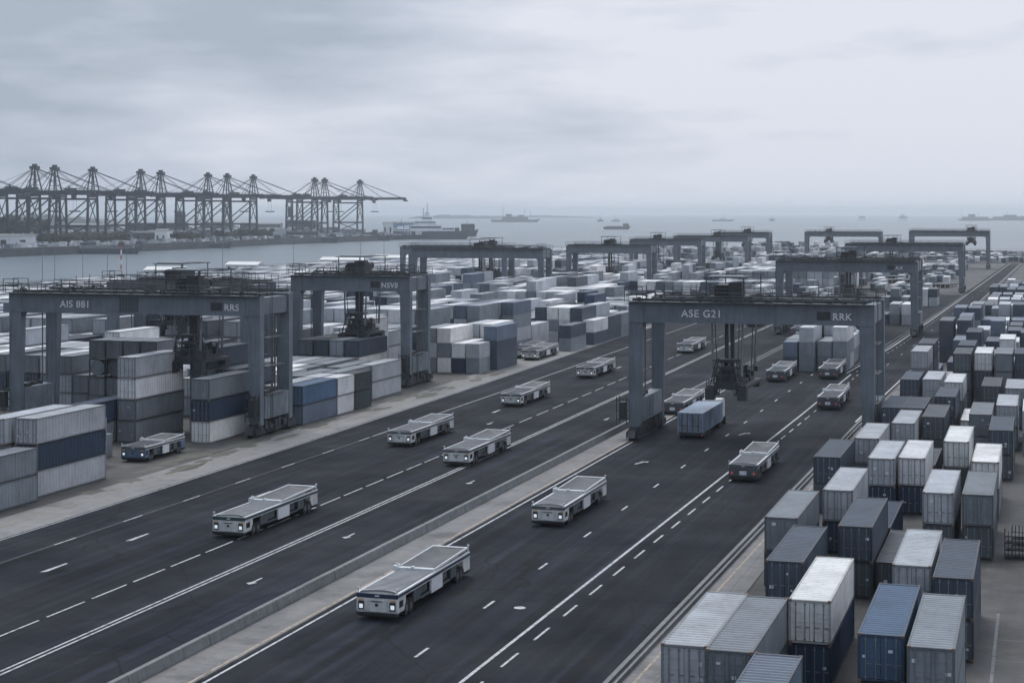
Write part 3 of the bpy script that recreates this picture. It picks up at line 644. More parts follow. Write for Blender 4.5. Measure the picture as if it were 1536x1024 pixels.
# island stacks behind the nearest right crane
for x,y,L,cols in [(-42.9,303,6.06,(E_,'faded blue')),(-43.4,310,12.2,(F_,C_)),(-40.1,303,12.2,(C_,C_,B_)),(-37.3,306,12.2,(C_,C_)),(-34.7,306.2,6.06,(C_,C_,A)),(-34.7,312.5,6.06,(B_,C_,A)),(-35.1,319,12.2,(C_,B_)),(-37.8,320,12.2,(D_,C_,B_)),(-40.6,318,12.2,(E_,B_,C_)),(-43.3,324,12.2,(F_,E_)),(-33.6,334,6.06,(C_,B_)),(-36.3,335,12.2,(B_,E_)),
                   (-34.5,350,12.2,(A,)),(-32.6,436,12.2,(B_,A)),(-35.6,437,12.2,(C_,B_)),(-38.4,436,12.2,(E_,)),(-31.4,525,12.2,(B_,E_)),(-34.1,525,6.06,(A,A)),(-34.1,531.3,6.06,(B_,C_)),(-36.8,526,12.2,(C_,A)),(-39.6,527,12.2,(B_,)),(-42.4,524,12.2,(E_,C_)),(-45.2,525,12.2,(C_,)),(-36.5,352,12.2,(D_,F_))]:
    stack(x,y,L,cols,'island')
for x,y,L,cols in [(-94.4,133.4,12.4,(C_,C_)),(-97.3,132,12.4,(D_,)),(-95.4,147.2,13,(B_,F_,B_)),(-98.3,146,13,(C_,C_,B_)),(-100.6,163.2,6.06,(B_,C_)),(-103.3,163,12.2,(C_,)),(-109.3,179,12.2,(C_,F_)),
    (-106.4,186,12.2,(C_,'mid grey',A,B_)),(-103.6,199.3,12.2,(C_,F_,C_,E_)),(-97.6,188,12.4,(A,F_,C_)),(-100.5,200.5,12.2,(D_,E_,E_)),
    (-94.0,207.3,11.6,('faded blue','steel blue')),(-94.0,219,6.06,(A,A)),(-94.0,225.4,6.06,(G_,G_)),(-96.8,226,12.2,(C_,C_)),(-96.7,238.6,12.2,(B_,B_)),(-96.9,206.5,12.2,(B_,B_)),(-96.8,219,6.06,(C_,B_)),(-99.6,220,12.2,(A,C_)),(-99.7,234,12.2,(D_,C_,)),
    (-94.5,283,6.06,(C_,B_)),(-93.4,289.6,12.2,(E_,E_,'faded blue')),(-97.1,283,12.2,(F_,A)),(-99.7,283,12.2,(A,C_,A)),(-102.3,283,12.2,(C_,B_,C_)),(-96.1,296,12.2,(E_,F_,A)),(-98.8,296,12.2,(E_,C_,B_)),
    (-91.9,334,12.2,(C_,E_)),(-91.6,351.5,12.2,(E_,A)),(-94.2,351.5,12.2,(A,E_,E_)),(-96.8,351.5,12.2,(F_,A,A)),(-99.4,351.5,12.2,(B_,C_,A)),(-102.0,351.5,12.2,(C_,E_,E_)),(-91.8,364.5,12.2,(E_,E_)),(-91.9,377.4,12.2,(C_,C_)),(-94.4,364.5,12.2,(A,B_,B_))]:
    stack(x,y,L,cols,'left')
LOUD = False
TANKS = []
for k in range(4):
    x = -124.4+k*2.62
    if True:
        TANKS.append((x,209.9)); stack(x,209.9,6.06,(C_,C_),'left')
        CONT.append(dict(x=x,y=209.9,z=3*HCN,L=6.06,c=C_,b='left',s=FP_ and len(FP_),i=3,n=4))
        for c_ in CONT[-3:-1]: c_['n'] = 4
rows = [212.5,225.5,238.5,251.5, 266,279,292, 308,321,334, 351.5,364.5,377.5, 395,408,421, 438,451,464,480,493,506,522,535,548]
y = 566
while y < 1185:
    rows += [y, y+13, y+26]; y += 44
import math as _m
bl = {}
for ri,y in enumerate(rows):
    rb = -101.5 if y < 262 else -104.6 if y < 300 else -97.5 if y < 345 else -93 if y < 482 else -62 if y < 560 else -34
    if y > 980: rb = 60
    x = rb-W; k = 0
    while x > -352:
        k += 1
        pj = project(x, y+6, 3)
        if pj is None or pj[0] < -60: break
        if pj[0] > 1600: x -= 2.62; continue
        key = (ri//3, k//9)
        if key not in bl: bl[key] = R.choice((1,2,2,2,3,3) if y > 300 else (2,3,3,3,4)) if y < 640 else R.choice((0,1,1,2,2,2,3))
        n = bl[key]
        if n > 0:
            n = max(0, min(4, n + R.choice((-1,0,0,0,0,0,0,1))))
            if y > 620: n = min(n, 3)
            if x < -205: n = min(n, 2)
            if x < -265: n = min(n, 1)
            if x < -330 and R.random() < .5: n = 0
            if y > 880 and x > -260 and R.random() < .6: n = 0
            if y < 250: n = max(n, 2)
        if x > -68 and y > 545: n = R.choice((0,0,0,1)) if y < 850 else n//2
        if n:
            L = 12.2
            if R.random() < .12: stack(x,y,6.06,[rc() for _ in range(n)],'left'); stack(x,y+6.15,6.06,[rc() for _ in range(max(1,n-R.choice((0,0,1))))],'left')
            else: stack(x,y,L,[rc() for _ in range(n)],'left')
        x -= 2.62 if k % 9 else R.choice((3.6,5.2,2.8))
# which containers show largest: cast rays from the camera at every near one
bv = []; bf = []; fid = []
for ci,c in enumerate(CONT):
    x0,x1,y0,y1,z0,z1 = c['x'],c['x']+W,c['y'],c['y']+c['L'],c['z'],c['z']+HCN
    b0 = len(bv); bv += [(x0,y0,z0),(x1,y0,z0),(x1,y1,z0),(x0,y1,z0),(x0,y0,z1),(x1,y0,z1),(x1,y1,z1),(x0,y1,z1)]
    for f in ((4,5,6,7),(0,1,5,4),(1,2,6,5)): bf.append(tuple(b0+i for i in f)); fid.append(ci)
tree = BVHTree.FromPolygons(bv, bf)
camp = Vector((0,0,HC))
for c in CONT:
    pj = project(c['x']+1.2, c['y']+c['L']/2, c['z']+1); c['D'] = pj[2] if pj else 1e9; c['vis'] = 0
for ci,c in enumerate(CONT):
    if c['D'] > 560: continue
    x0,y0,z0,L = c['x'],c['y'],c['z'],c['L']; a = 0
    for u_ in (.12,.5,.88):
        for v_ in (.12,.5,.88):
            for p_,ar in (((x0+W*u_, y0+L*v_, z0+HCN-.001), L*W*(HC-z0-HCN)/c['D']), ((x0+W*u_, y0+.001, z0+HCN*v_), W*HCN), ((x0+W-.001, y0+L*u_, z0+HCN*v_), L*HCN*max(0,-x0)/c['D'])):
                pv = Vector(p_); q_ = project(*p_)
                if q_ is None or not (0 <= q_[0] <= 1536 and 0 <= q_[1] <= 1024): continue
                d = pv-camp; h = tree.ray_cast(camp, d.normalized(), d.length-.05)
                if h[0] is None or (pv-h[0]).length < .15: a += ar/9
    c['vis'] = a/c['D']**2*FP**2
order = sorted(range(len(CONT)), key=lambda i: -CONT[i]['vis'])
IND = [i for i in order if CONT[i]['vis'] > 25][:300]; indset = set(IND)
print('containers', len(CONT), 'individual', len(IND))
# container meshes
def body_mesh(L, fine):
    b = MB()
    if not fine:
        b.box(0,W,0,L,0,HCN-.02); 
        for k in range(int(L/1.2)): b.box(W,W+.02,.3+k*1.2,.8+k*1.2,.2,HCN-.2)
        return b.mesh('container_body', M['cont'])
    pit = .56; n = int((L-.3)/pit); pit = (L-.3)/n
    for X,s_ in ((W-.03,1),(.03,-1)):
        pr_ = []
        for k in range(n):
            y0 = .15+k*pit
            pr_ += [(X,y0),(X,y0+pit*.32),(X-s_*.075,y0+pit*.5),(X-s_*.075,y0+pit*.82)]
        pr_.append((X,L-.15)); m_ = len(pr_)
        b.add([(x,y,.14) for x,y in pr_]+[(x,y,HCN-.12) for x,y in pr_], [((i,i+1,i+m_+1,i+m_) if s_>0 else (i+1,i,i+m_,i+m_+1)) for i in range(m_-1)])
    pr_ = []; pr = .5; n = int((L-.4)/pr); pr = (L-.4)/n
    for k in range(n):
        y0 = .2+k*pr; pr_ += [(y0,0),(y0+pr*.3,0),(y0+pr*.5,-.09),(y0+pr*.8,-.09)]
    pr_.append((L-.2,0)); m_ = len(pr_); zt = HCN-.035
    b.add([(.06,y,zt+z) for y,z in pr_]+[(W-.06,y,zt+z) for y,z in pr_], [(i+1,i,i+m_,i+m_+1)[::-1] for i in range(m_-1)])
    b.add([(.05,.12,.14),(W-.05,.12,.14),(W-.05,L-.1,.14),(.05,L-.1,.14)], [(0,3,2,1)])
    b.add([(.05,L-.06,.14),(W-.05,L-.06,.14),(W-.05,L-.06,HCN-.1),(.05,L-.06,HCN-.1)], [(0,3,2,1)][::1] and [(1,0,3,2)])
    b.add([(.05,.15,.14),(W-.05,.15,.14),(W-.05,.15,HCN-.1),(.05,.15,HCN-.1)], [(0,1,2,3)])
    return b.mesh('container_body', M['cont'])
def frame_mesh(L):
    b = MB()
    for x in (0,W-.13):
        for y in (0,L-.15): b.box(x,x+.13,y,y+.15,.12,HCN-.14)
        b.box(x,x+.1 if x==0 else x+.13,.15,L-.15,HCN-.12,HCN-.03); b.box(x+.015,x+.115,.15,L-.15,.05,.17)
    for y in (0,L-.12): b.box(.13,W-.13,y,y+.12,HCN-.17,HCN-.03); b.box(.13,W-.13,y,y+.12,.03,.16)
    b.box(.13,W-.13,.12,.22,HCN-.05,HCN-.028); b.box(.13,W-.13,L-.22,L-.12,HCN-.05,HCN-.028)
    return b.mesh('container_frame', M['cont'])
def door_mesh(s_):
    b = MB(); x0 = .14 if s_ < 0 else W/2+.02; x1 = W/2-.02 if s_ < 0 else W-.14
    b.box(x0,x1,.05,.09,.18,HCN-.19)
    for z in (.18,.7,1.25,1.8,HCN-.25): b.box(x0,x1,.025,.05,z,z+.06)
    b.box(x0,x0+.06,.03,.05,.18,HCN-.19); b.box(x1-.06,x1,.03,.05,.18,HCN-.19)
    hx = x0 if s_ < 0 else x1-.09
    for z in (.4,.95,1.5,2.05): b.box(hx,hx+.09,-.01,.03,z,z+.12)
    return b.mesh('container_door', M['cont'])
def bar_mesh(x):
    b = MB(); b.bar((x,.0,.12),(x,.0,HCN-.12),.045); b.box(x-.05,x+.05,-.02,.03,.2,.3); b.box(x-.05,x+.05,-.02,.03,HCN-.35,HCN-.25); b.box(x-.02,x+.3,-.03,-.01,.95,1.0)
    return b.mesh('locking_bar', M['bar'])
LS = (6.06,12.2,12.4,13.0,RL,13)
BODY = {}; 
def getb(L, fine):
    if (L,fine) not in BODY: BODY[(L,fine)] = (body_mesh(L,fine), frame_mesh(L) if fine else None)
    return BODY[(L,fine)]
DOOR = {-1:door_mesh(-1), 1:door_mesh(1)}; BARS = {x:bar_mesh(x) for x in (.42,.95,1.49,2.02)}
cb = MB(); cb.box(-.095,.095,-.09,.09,-.07,.07); CAST = cb.mesh('corner_casting', M['cast'])
cb = MB(); cb.box(0,.3,-.012,0,0,.32); PLAC = cb.mesh('placard', M['white_plate'])
ordw = ['first','second','third','fourth','fifth','sixth','seventh','eighth','ninth','tenth','eleventh','twelfth','thirteenth','fourteenth','fifteenth','sixteenth','seventeenth','eighteenth','nineteenth','twentieth','twenty-first','twenty-second','twenty-third','twenty-fourth','twenty-fifth','twenty-sixth','twenty-seventh','twenty-eighth','twenty-ninth','thirtieth','thirty-first','thirty-second','thirty-third','thirty-fourth','thirty-fifth','thirty-sixth','thirty-seventh','thirty-eighth','thirty-ninth','fortieth']
for blk in ('left','right','island'):
    ii = [i for i in IND if CONT[i]['b'] == blk]
    ys_ = sorted(set(round(CONT[i]['y']) for i in ii)); rid = {}; cur = None; k = -1
    for yv in ys_:
        if cur is None or yv-cur > (7 if blk=='left' else 6.5): k += 1; cur = yv
        rid[yv] = k
    byrow = {}
    for i in ii:
        c = CONT[i]; c['row'] = rid[round(c['y'])]; byrow.setdefault(c['row'], {}).setdefault(c['s'], c['x'])
    for r_, st in byrow.items():
        srt = sorted(st.items(), key=lambda a: (-a[1] if blk=='left' else a[1]))
        for k,(s_,x_) in enumerate(srt):
            for i in ii:
                if CONT[i]['s'] == s_: CONT[i]['col'] = k
where = {'left':'left yard','right':'right block','island':'mid-road block'}
used = {}
for i in IND:
    c = CONT[i]; n_ = c['n']; tier = c['i']
    tw = 'on ground' if n_ == 1 else ('on top' if tier == n_-1 else 'at bottom' if tier == 0 else 'second up' if tier == 1 else 'third up')
    size = 'short ' if c['L'] < 7 else ''
    side = {'left':'road','right':'road','island':'left'}[c['b']]
    lab = f"{size}{c['c']} container {tw}, {ordw[c['col']]} stack from {side}, {ordw[min(c['row'],39)]} row back, {where[c['b']]}"
    t = link('shipping_container', None, None, (c['x'],c['y'],c['z']))
    base = CL[c['c']]; v = R.uniform(.88,1.12); colr = tuple(min(.7,a_*v) for a_ in base)
    tag(t, lab, 'container', 'shipping containers stacked in the yards')
    used[lab] = used.get(lab,0)+1
    fine = c['D'] < 300; bm, fm = getb(c['L'], fine)
    link('body', bm, t, color=colr)
    if fm: link('frame', fm, t, color=tuple(a_*.5 for a_ in colr))
    for s_ in (-1,1):
        if c['D'] < 420 or True:
            d = link('door', DOOR[s_], t, None if fine else (0,-.1,0), color=colr)
            if c['D'] < 260:
                for x in ((.42,.95) if s_<0 else (1.49,2.02)): link('locking_bar', BARS[x], d)
    if c['D'] < 230:
        for x in (.09,W-.09):
            for y in (.085,c['L']-.085):
                for z in (.07,HCN-.075): link('corner_casting', CAST, t, (x,y,z))
        if c['D'] < 230:
            for q_ in range(R.choice((1,2,3,4))):
                o_ = link('placard', PLAC, t, (R.choice((.25,.55,1.35,1.6,1.95)),.03-q_*.002,.45+R.random()*1.5)); f_ = R.uniform(.25,1.0); o_.scale = (f_,1,f_*R.uniform(.5,1))
dupes = [k for k,v in used.items() if v > 1]; print('dup labels', len(dupes), dupes[:3])
# everything else in the yards: one object of far and hidden containers
nb = MB()
vs = []; cols = []
for i,c in enumerate(CONT):
    if i in indset: continue
    v = R.uniform(.85,1.15); col = tuple(min(.7,a_*v) for a_ in CL[c['c']])
    nb.box(c['x'],c['x']+W,c['y'],c['y']+c['L'],c['z']+.04,c['z']+HCN-.015,0,col)
    if c['D'] < 700: nb.box(c['x']+.1,c['x']+W-.1,c['y']-.03,c['y'],c['z']+.2,c['z']+HCN-.2,0,tuple(a_*.85 for a_ in col))
o = struct('distant_containers', nb.mesh('distant_containers', M['cont_far']), 'stuff'); tag(o, 'mass of small pale and blue containers filling the far yard', 'containers')
# ---------------------------------------------------------------- tank containers
def tank(x,y,z,col,label):
    t = thing('tank_container', label, 'tank container', (x,y,z), 0, 'tank containers in the left yard')
    b = MB(); b.tube((1.22,.15,1.28),(1.22,5.9,1.28),1.08,20); link('tank', b.mesh('tank', M[col]), t)
    b = MB()
    for xx in (.06,W-.06):
        for yy in (.06,6.0): b.bar((xx,yy,0),(xx,yy,2.5),.12)
        for zz in (.06,2.44): b.bar((xx,0,zz),(xx,6.06,zz),.12)
    for yy in (.06,6.0):
        for zz in (.06,2.44): b.bar((0,yy,zz),(W,yy,zz),.12)
    link('frame', b.mesh('tframe', M['void']), t)
for k,(x,y) in enumerate(TANKS):
    tank(x,y,2*HCN,('crane_box','agv_grey','crane_box','cast')[k],f'round-ended tank container under a grey box, {ordw[k]} from the left crane leg')
# ---------------------------------------------------------------- flatbed trailers in the far right yard
def trailer_parts():
    b = MB(); b.box(-1.2,1.2,0,12.2,1.1,1.4); b.box(-.4,.4,.2,12,.8,1.1); bed = b.mesh('bed', M['agv_grey'])
    ws = []
    for yy in (1.2,2.5):
        for s_ in (-1,1):
            v = MB(); v.tube((s_*.8,yy,.5),(s_*1.2,yy,.5),.5,10); ws.append(v.mesh('wheel', M['black']))
    v = MB(); v.bar((-.7,10,.02),(-.7,10,1.1),.15); v.bar((.7,10,.02),(.7,10,1.1),.15); return bed, ws, v.mesh('landing_leg', M['void'])
bed, ws, leg_ = trailer_parts()
k = 0
for r_ in range(3):
    for q_ in range(9):
        x,y = -34-q_*3.4, 655+r_*38
        if hit(x-1.2,y,12.2,foot) or hit(x-1.2,y,12.2,FP_): continue
        k += 1
        t = thing('flatbed_trailer', f'empty flatbed trailer, {ordw[q_]} from the road in the {["nearest","middle","farthest"][r_]} parked row', 'trailer', (x,y,0), -.35, 'flatbed trailers parked in the far right yard')
        link('bed', bed, t); link('landing_leg', leg_, t)
        for w_ in ws: link('wheel', w_, t)
# pallets / rack stacks on the right edge
def rack(x,y,h,label,w=2.2,l=1.6):
    t = thing('steel_rack', label, 'rack', (x,y,0), 0, 'dark steel racks on the right edge')
    for s_ in range(h):
        b = MB(); z = s_*.55; b.box(0,w,0,l,z+.08,z+.16)
        for k in range(9): b.bar((w*k/8,0,z),(w*k/8,0,z+.5+R.random()*.4),.06)
        for k in range(5): b.bar((w*k/4,l,z),(w*k/4,l,z+.5),.06)
        link('tray', b.mesh('tray', M['void']), t)
rack(-2.7,144,4,'dark steel rack stack at the right edge, nearest'); rack(-.3,145,4,'dark steel rack stack cut by the right frame edge'); rack(-2.2,149,3,'lower dark rack stack behind the other racks')
# ---------------------------------------------------------------- masts, lamp posts, fences
t = thing('beacon_mast', 'red and white banded mast by the near shore on the left', 'mast', (-366,643,0))
for k in range(6):
    b = MB(); b.tube((0,0,2+k*2),(0,0,4+k*2),.32 if k<5 else .3,8)
    link('band', b.mesh('band', lamp_mat('m',(0,0,0),0,(.42,.12,.1)) if k%2 else M['ship_white']), t)
b = MB(); b.box(-1.2,1.4,-.6,.6,13.9,15); b.tube((0,0,15),(0,0,16.4),.1,6); link('beacon', b.mesh('beacon', M['cast']), t)
b = MB(); b.box(-1,1,-1,1,0,2); link('base', b.mesh('mbase', M['void']), t)
for k,(px,yy,h) in enumerate(((24,600,12),(55,590,14),(111,620,11.5),(125,640,16),(134,655,16.5),(334,720,14),(541,800,14),(576,820,13),(440,760,12))):
    tt = (px-768)/FP; x = (tt*cT*yy-sT*yy)/(cT+sT*tt)
    if x < -371: x = -371+R.random()
    t = thing('lamp_post', f'thin grey light mast on the near shore, {ordw[k]} along the left water edge', 'lamp post', (x,yy,0), 0, 'thin light masts along the near shore')
    b = MB(); b.tube((0,0,0),(0,0,h+2),.16,6,0,.09); link('pole', b.mesh('pole', M['bar']), t)
    b = MB(); b.box(-.7,.7,-.25,.25,h+2,h+2.3); link('lamp_head', b.mesh('lh', M['bar']), t)
def fence(x0,y0,x1,y1,h,label,n):
    t = thing('quay_fence', label, 'fence', (x0,y0,0))
    b = MB()
    for z in (h*.5,h): b.bar((0,0,z),(x1-x0,y1-y0,z),.12)
    for k in range(n+1): b.bar(((x1-x0)*k/n,(y1-y0)*k/n,0),((x1-x0)*k/n,(y1-y0)*k/n,h),.12)
    t2 = link('rail', b.mesh('fence', M['bar']), t)
fence(-371,300,-371,1260,1.4,'long thin railing along the near left water edge',240)
fence(-370,1255,60,1255,2.2,'long railing along the far water edge behind the yard',130)
fence(-300,1120,60,1120,2.5,'second railing line across the far end of the yard',100)
for x0,x1,y,h,lab,m in ((-10.5,60,1012,3.2,'long low pale wall across the far end of the right road','agv_white'),(-150,-16,1030,2.2,'low grey wall behind the far yard','crane_box'),(-80,-20,1150,3.0,'flat pale shed roofline close to the far water','agv_deck'),(-190,-120,1190,3.5,'long low store shed near far water left of centre','crane_box')):
    t = thing('low_shed', lab, 'building', (x0,y,0)); b = MB(); b.box(0,x1-x0,0,6,0,h); link('wall', b.mesh('w', M[m]), t)
    b = MB(); b.box(-.5,x1-x0+.5,-.5,6.5,h,h+.4); link('roof', b.mesh('r', M['agv_deck']), t)
    b = MB()
    for k in range(int((x1-x0)/9)): b.box(3+k*9,5.2+k*9,-.05,0,.3,h*.75)
    link('bay_door', b.mesh('bd', M['void']), t)
# shore boats / sheds at the left near shore
for k,(px,yy,l) in enumerate(((165,662,18),(300,740,16),(480,830,24),(560,880,20))):
    tt = (px-768)/FP; x = (tt*cT*yy-sT*yy)/(cT+sT*tt); x = max(x,-366)
    t = thing('shore_shed', f'{"small low white shed right of the banded mast" if k==0 else "small low pale shed on the near shore, "+ordw[k]+" from the left"}', 'building', (x,yy,0))
    b = MB(); b.box(0,l,0,8,0,3.2); link('wall', b.mesh('w', M['ship_white']), t); b = MB(); b.prism([(-.4,3.2),(8.4,3.2),(4,4.6)],-.4,l+.4,'x'); link('roof', b.mesh('r', M['agv_white']), t)
    b = MB()
    for q_ in range(int(l/4)): b.box(1+q_*4,2.4+q_*4,-.06,0,1,2.2)
    link('window', b.mesh('wn', M['glass']), t)
# ---------------------------------------------------------------- far terminal across the water
t_ = MB(); t_.prism([(-2600,500),(-684,500),(-684,1330),(-700,1500),(-692,1760),(-706,1920),(-800,1950),(-2600,2300)], -3.4, 2.2, 'z', 0)
ft = struct('far_quay', t_.mesh('far_quay', M['farland']))
t_ = MB()
pts = [(-682.8,500),(-682.8,1330),(-698.8,1500),(-690.8,1760),(-704.8,1921),(-800,1952)]
for (xa,ya),(xb,yb) in zip(pts,pts[1:]): t_.add([(xa,ya,-3.3),(xb,yb,-3.3),(xb,yb,2.9),(xa,ya,2.9),(xa-3,ya,2.9),(xb-3,yb,2.9)],[(0,1,2,3),(3,2,5,4)])
struct('far_quay_wall', t_.mesh('far_quay_wall', M['quaywall']))
def sts_parts():
    P = []
    def add(n,b,m='sts'): P.append((n,b.mesh(n,M[m])))
    # origin: waterside rail, x positive to the water
    for x in (0,-30):
        for y in (-9,9):
            b = MB(); b.frus((x-.9,x+.9,y-.9,y+.9),(x-.75,x+.75,y*.8-.75,y*.8+.75),1.2,41); b.box(x-1.2,x+1.2,y-3.4,y+3.4,.2,1.2); add('leg', b)
    b = MB()
    for x in (0,-30): b.box(x-.7,x+.7,-8.6,8.6,13,15); b.box(x-.6,x+.6,-7.6,7.6,38,40)
    for y in (-8.7,8.7): b.box(-30,0,y-.5,y+.5,13.2,14.8); b.box(-30,0,y*.85-.5,y*.85+.5,36,37.6)
    add('portal_beam', b)
    b = MB()
    for y in (-8.6,8.6):
        b.bar((-30,y,14),(-1,y*.85,36),.9); b.bar((0,y,2),(-30,y,13.5),.9) if y>0 else b.bar((-30,y,2),(0,y,13.5),.9)
    for x in (0,-30): b.bar((x,-8.6,14),(x,7,38),.6); b.bar((x,8.6,14),(x,-7,38),.6)
    add('brace', b)
    b = MB()
    for y in (-3.2,3.2): b.box(-52,56,y-.55,y+.55,40.2,43)
    for k in range(18): b.box(-51+k*6,-50.4+k*6,-2.65,2.65,40.5,42.6)
    for k in range(20): b.bar((-51+k*5.3,-4,43),(-51+k*5.3,-4,44.2),.12)
    b.bar((-52,-4,44.2),(56,-4,44.2),.14); b.frus((56,58,-3.7,3.7),(54,58,-3.7,3.7),38.4,40.2); add('boom', b)
    b = MB()
    for y in (-4,4):
        b.bar((-3,y,43),(-1,y*.3,60.5),.85); b.bar((4,y,43),(1,y*.3,60.5),.85); b.bar((-12,y,43),(-1,y*.35,59),.45)
    for z,q_ in ((47,.75),(51,.6),(55,.45)): b.box(-2.6,3,-4*q_-.2,4*q_+.2,z,z+.4)
    b.box(-3.2,3.2,-2.6,2.6,60,62.2); b.box(-1.5,1.5,-1.5,1.5,62.2,64); add('apex_frame', b)
    b = MB()
    for y in (-2.6,2.6): b.bar((1,y*.4,60.5),(50,y,43),.42); b.bar((1,y*.4,60),(27,y,43),.3)
    add('forestay', b)
    b = MB()
    for y in (-2.6,2.6): b.bar((-1,y*.4,60.5),(-30,y,43),.38)
    b.bar((-1,0,60),(-48,0,43),.2); add('backstay', b)
    b = MB(); b.box(-25,-17,-3.4,3.4,43.1,46.2); b.box(-23,-22,-1,1,46.2,47.6); add('machinery_house', b)
    b = MB(); b.box(16,19,-1.4,1.4,36.5,39.6); b.box(14,22,-2,2,39.6,40.2); b.bar((20,0,40),(20,0,27),.14); b.bar((17,0,36),(17,0,27),.1); b.box(14,23,-1.2,1.2,26,27); add('operator_cab', b)
    b = MB(); 
    for k in range(7): b.bar((-31.2,-8+(k%2)*8,3+k*5),(-31.2,(k%2)*-8,8+k*5),.35)
    add('stairs', b)
    return P
SP = sts_parts()
tops = (52,82,139,211,241,312,341,380,472,487,540)
for k,px in enumerate(tops):
    tt = (px-768)/FP; X = -762.0 + (4 if px > 450 else 0)
    yy = X*(cT+sT*tt)/(tt*cT-sT)
    t = thing('quay_crane', f'blue grey ship-to-shore crane across the water, {ordw[k]} from the left', 'quay crane', (X,yy,2.2), 0, 'ship-to-shore cranes on the far quay')
    for n_,me in SP:
        link(n_, me, t)
# one partial crane left of the frame supplies the boom entering from the left
t = tt = (-62-768)/FP
t = thing('quay_crane', 'ship-to-shore crane cut off by the left edge, only its boom showing', 'quay crane', (-762,-762.0*(cT+sT*tt)/(tt*cT-sT),2.2), 0, 'ship-to-shore cranes on the far quay')
for n_,me in SP: link(n_, me, t)
def X_at(px,yy):
    tt = (px-768)/FP; return (tt*cT*yy-sT*yy)/(cT+sT*tt)
# ships
def ship(label, px0, px1, D0, hull_h, deck, m1='ship_hull', m2='ship_white', y=None, z=-3, wid=12, rz=None, name='ship', blocks=()):
    # broadside to the camera; D0 = depth
    u0 = (px0-768)*D0/FP; u1 = (px1-768)*D0/FP; L = u1-u0; uc = (u0+u1)/2
    cx = -sT*D0+cT*uc; cy = cT*D0+sT*uc
    t = thing(name, label, 'ship', (cx,cy,z), TH)
    b = MB(); h = L/2
    prof = [(-h*.96,.0),(h*.86,.0),(h,hull_h*1.35),(h*.7,hull_h*1.02),(-h*.5,hull_h),(-h,hull_h*1.05)]
    b.prism(prof, -wid/2, wid/2, 'y'); link('hull', b.mesh('hull', M[m1]), t)
    b = MB()
    for a0,a1,z0,z1,wf in deck: b.box(-h+L*a0,-h+L*a1,-wid*wf/2,wid*wf/2,hull_h+z0,hull_h+z1)
    sp = link('superstructure', b.mesh('ss', M[m2]), t)
    b = MB()
    for a0,a1,z0,z1,wf in deck:
        if z1-z0 > 1.5 and a1-a0 > .08: b.box(-h+L*(a0+.01),-h+L*(a1-.01),-wid*wf/2-.1,-wid*wf/2,hull_h+z0+(z1-z0)*.5,hull_h+z0+(z1-z0)*.75)
    if b.v: link('window_band', b.mesh('wb', M['glass']), sp)
    if blocks:
        b = MB()
        for a0,z1 in blocks: b.bar((-h+L*a0,0,hull_h),(-h+L*a0,0,hull_h+z1),max(.35,L*.006))
        link('mast', b.mesh('mast', M[m1]), t)
    return t
ship('white and pale blue patrol ship moored at the end of the far quay',590,708,2010,9,[(.0,.3,0,3,.8),(.22,.62,0,7.5,.85),(.27,.55,7.5,12,.75),(.36,.5,12,17,.6),(.4,.46,17,22,.4),(.62,.78,0,4.5,.7),(.05,.12,3,6,.5),(.14,.2,3,7,.5)],blocks=((.43,33),(.38,27),(.1,14)),wid=16)
ship('grey vessel behind the bow of the moored white ship',660,718,2250,7,[(.55,.9,0,9,.8),(.2,.5,0,4,.8)],m2='ship_hull',blocks=((.7,14),))
ship('hazy grey warship on the horizon left of centre',736,811,5600,8,[(.22,.75,0,9,.8),(.3,.42,9,18,.6),(.55,.66,9,15,.6)],m2='ship_hull',blocks=((.25,44),(.68,34),(.8,28)),wid=16)
ship('small dark cargo boat alone in open water mid picture',905,946,3170,4.6,[(.72,.93,0,6,.8),(.1,.68,0,1.5,.7)],m2='cast',blocks=((.85,10),),wid=9)
ship('faint distant boat right of the lone cargo boat, left of two faint masts',896,905,5900,6,[(.3,.7,0,7,.8)],blocks=((.5,30),))
ship('faint distant boat beside another on the horizon',917,930,6000,5,[(.3,.7,0,5,.8)],blocks=((.5,34),))
ship('thin distant boat with single mast above the farthest crane cluster',1068,1101,6200,5,[(.35,.6,0,6,.8)],blocks=((.55,26),))
ship('tiny distant boat right of the single-masted boat',1154,1162,6400,7,[(.3,.7,0,7,.8)])
ship('boxy distant ship, left one of a pair on the right horizon',1287,1299,6400,6,[(.1,.9,0,12,.9)],m1='ship_white')
ship('boxy distant ship, right one of a pair on the right horizon',1347,1361,6400,6,[(.1,.95,0,12,.9),(.3,.7,12,18,.5)],m1='ship_white')
ship('long hazy grey ship at the right end of the horizon',1438,1487,6500,7,[(.1,.9,0,8,.8),(.3,.5,8,18,.6)],m2='ship_hull',blocks=((.6,30),(.1,36)))
ship('long hazy ship cut by the right frame edge on the horizon',1484,1538,6700,7,[(.1,.95,0,8,.8),(.4,.75,8,15,.6)],m2='ship_hull',blocks=((.5,26),))
ship('dark loaded container ship moored behind the left quay cranes',188,285,1800,8,[(.05,.95,0,9,.9),(.8,.9,9,20,.9)],m2='ship_hull',z=0,wid=24)
ship('dark container ship moored behind the middle quay cranes',428,480,2150,9,[(.05,.9,0,9,.9),(.1,.2,13,26,.8)],m2='ship_hull',z=0,wid=24,blocks=((.15,34),))
ship('low dark barge with pale deck cargo along the far quay, left',100,212,1290,4,[(.08,.2,0,2,.7),(.25,.6,0,1.6,.8),(.62,.9,0,2.4,.6)],m2='crane_box',wid=10)
ship('low dark barge with grey shed deck moored mid quay',428,512,1760,5,[(.02,.6,0,7,.8)],m2='agv_grey',wid=12)
ship('low dark barge moored right of the grey shed barge',512,590,1900,5,[(.25,.55,0,4,.8),(.6,.7,0,7,.6)],m2='agv_grey',wid=12)
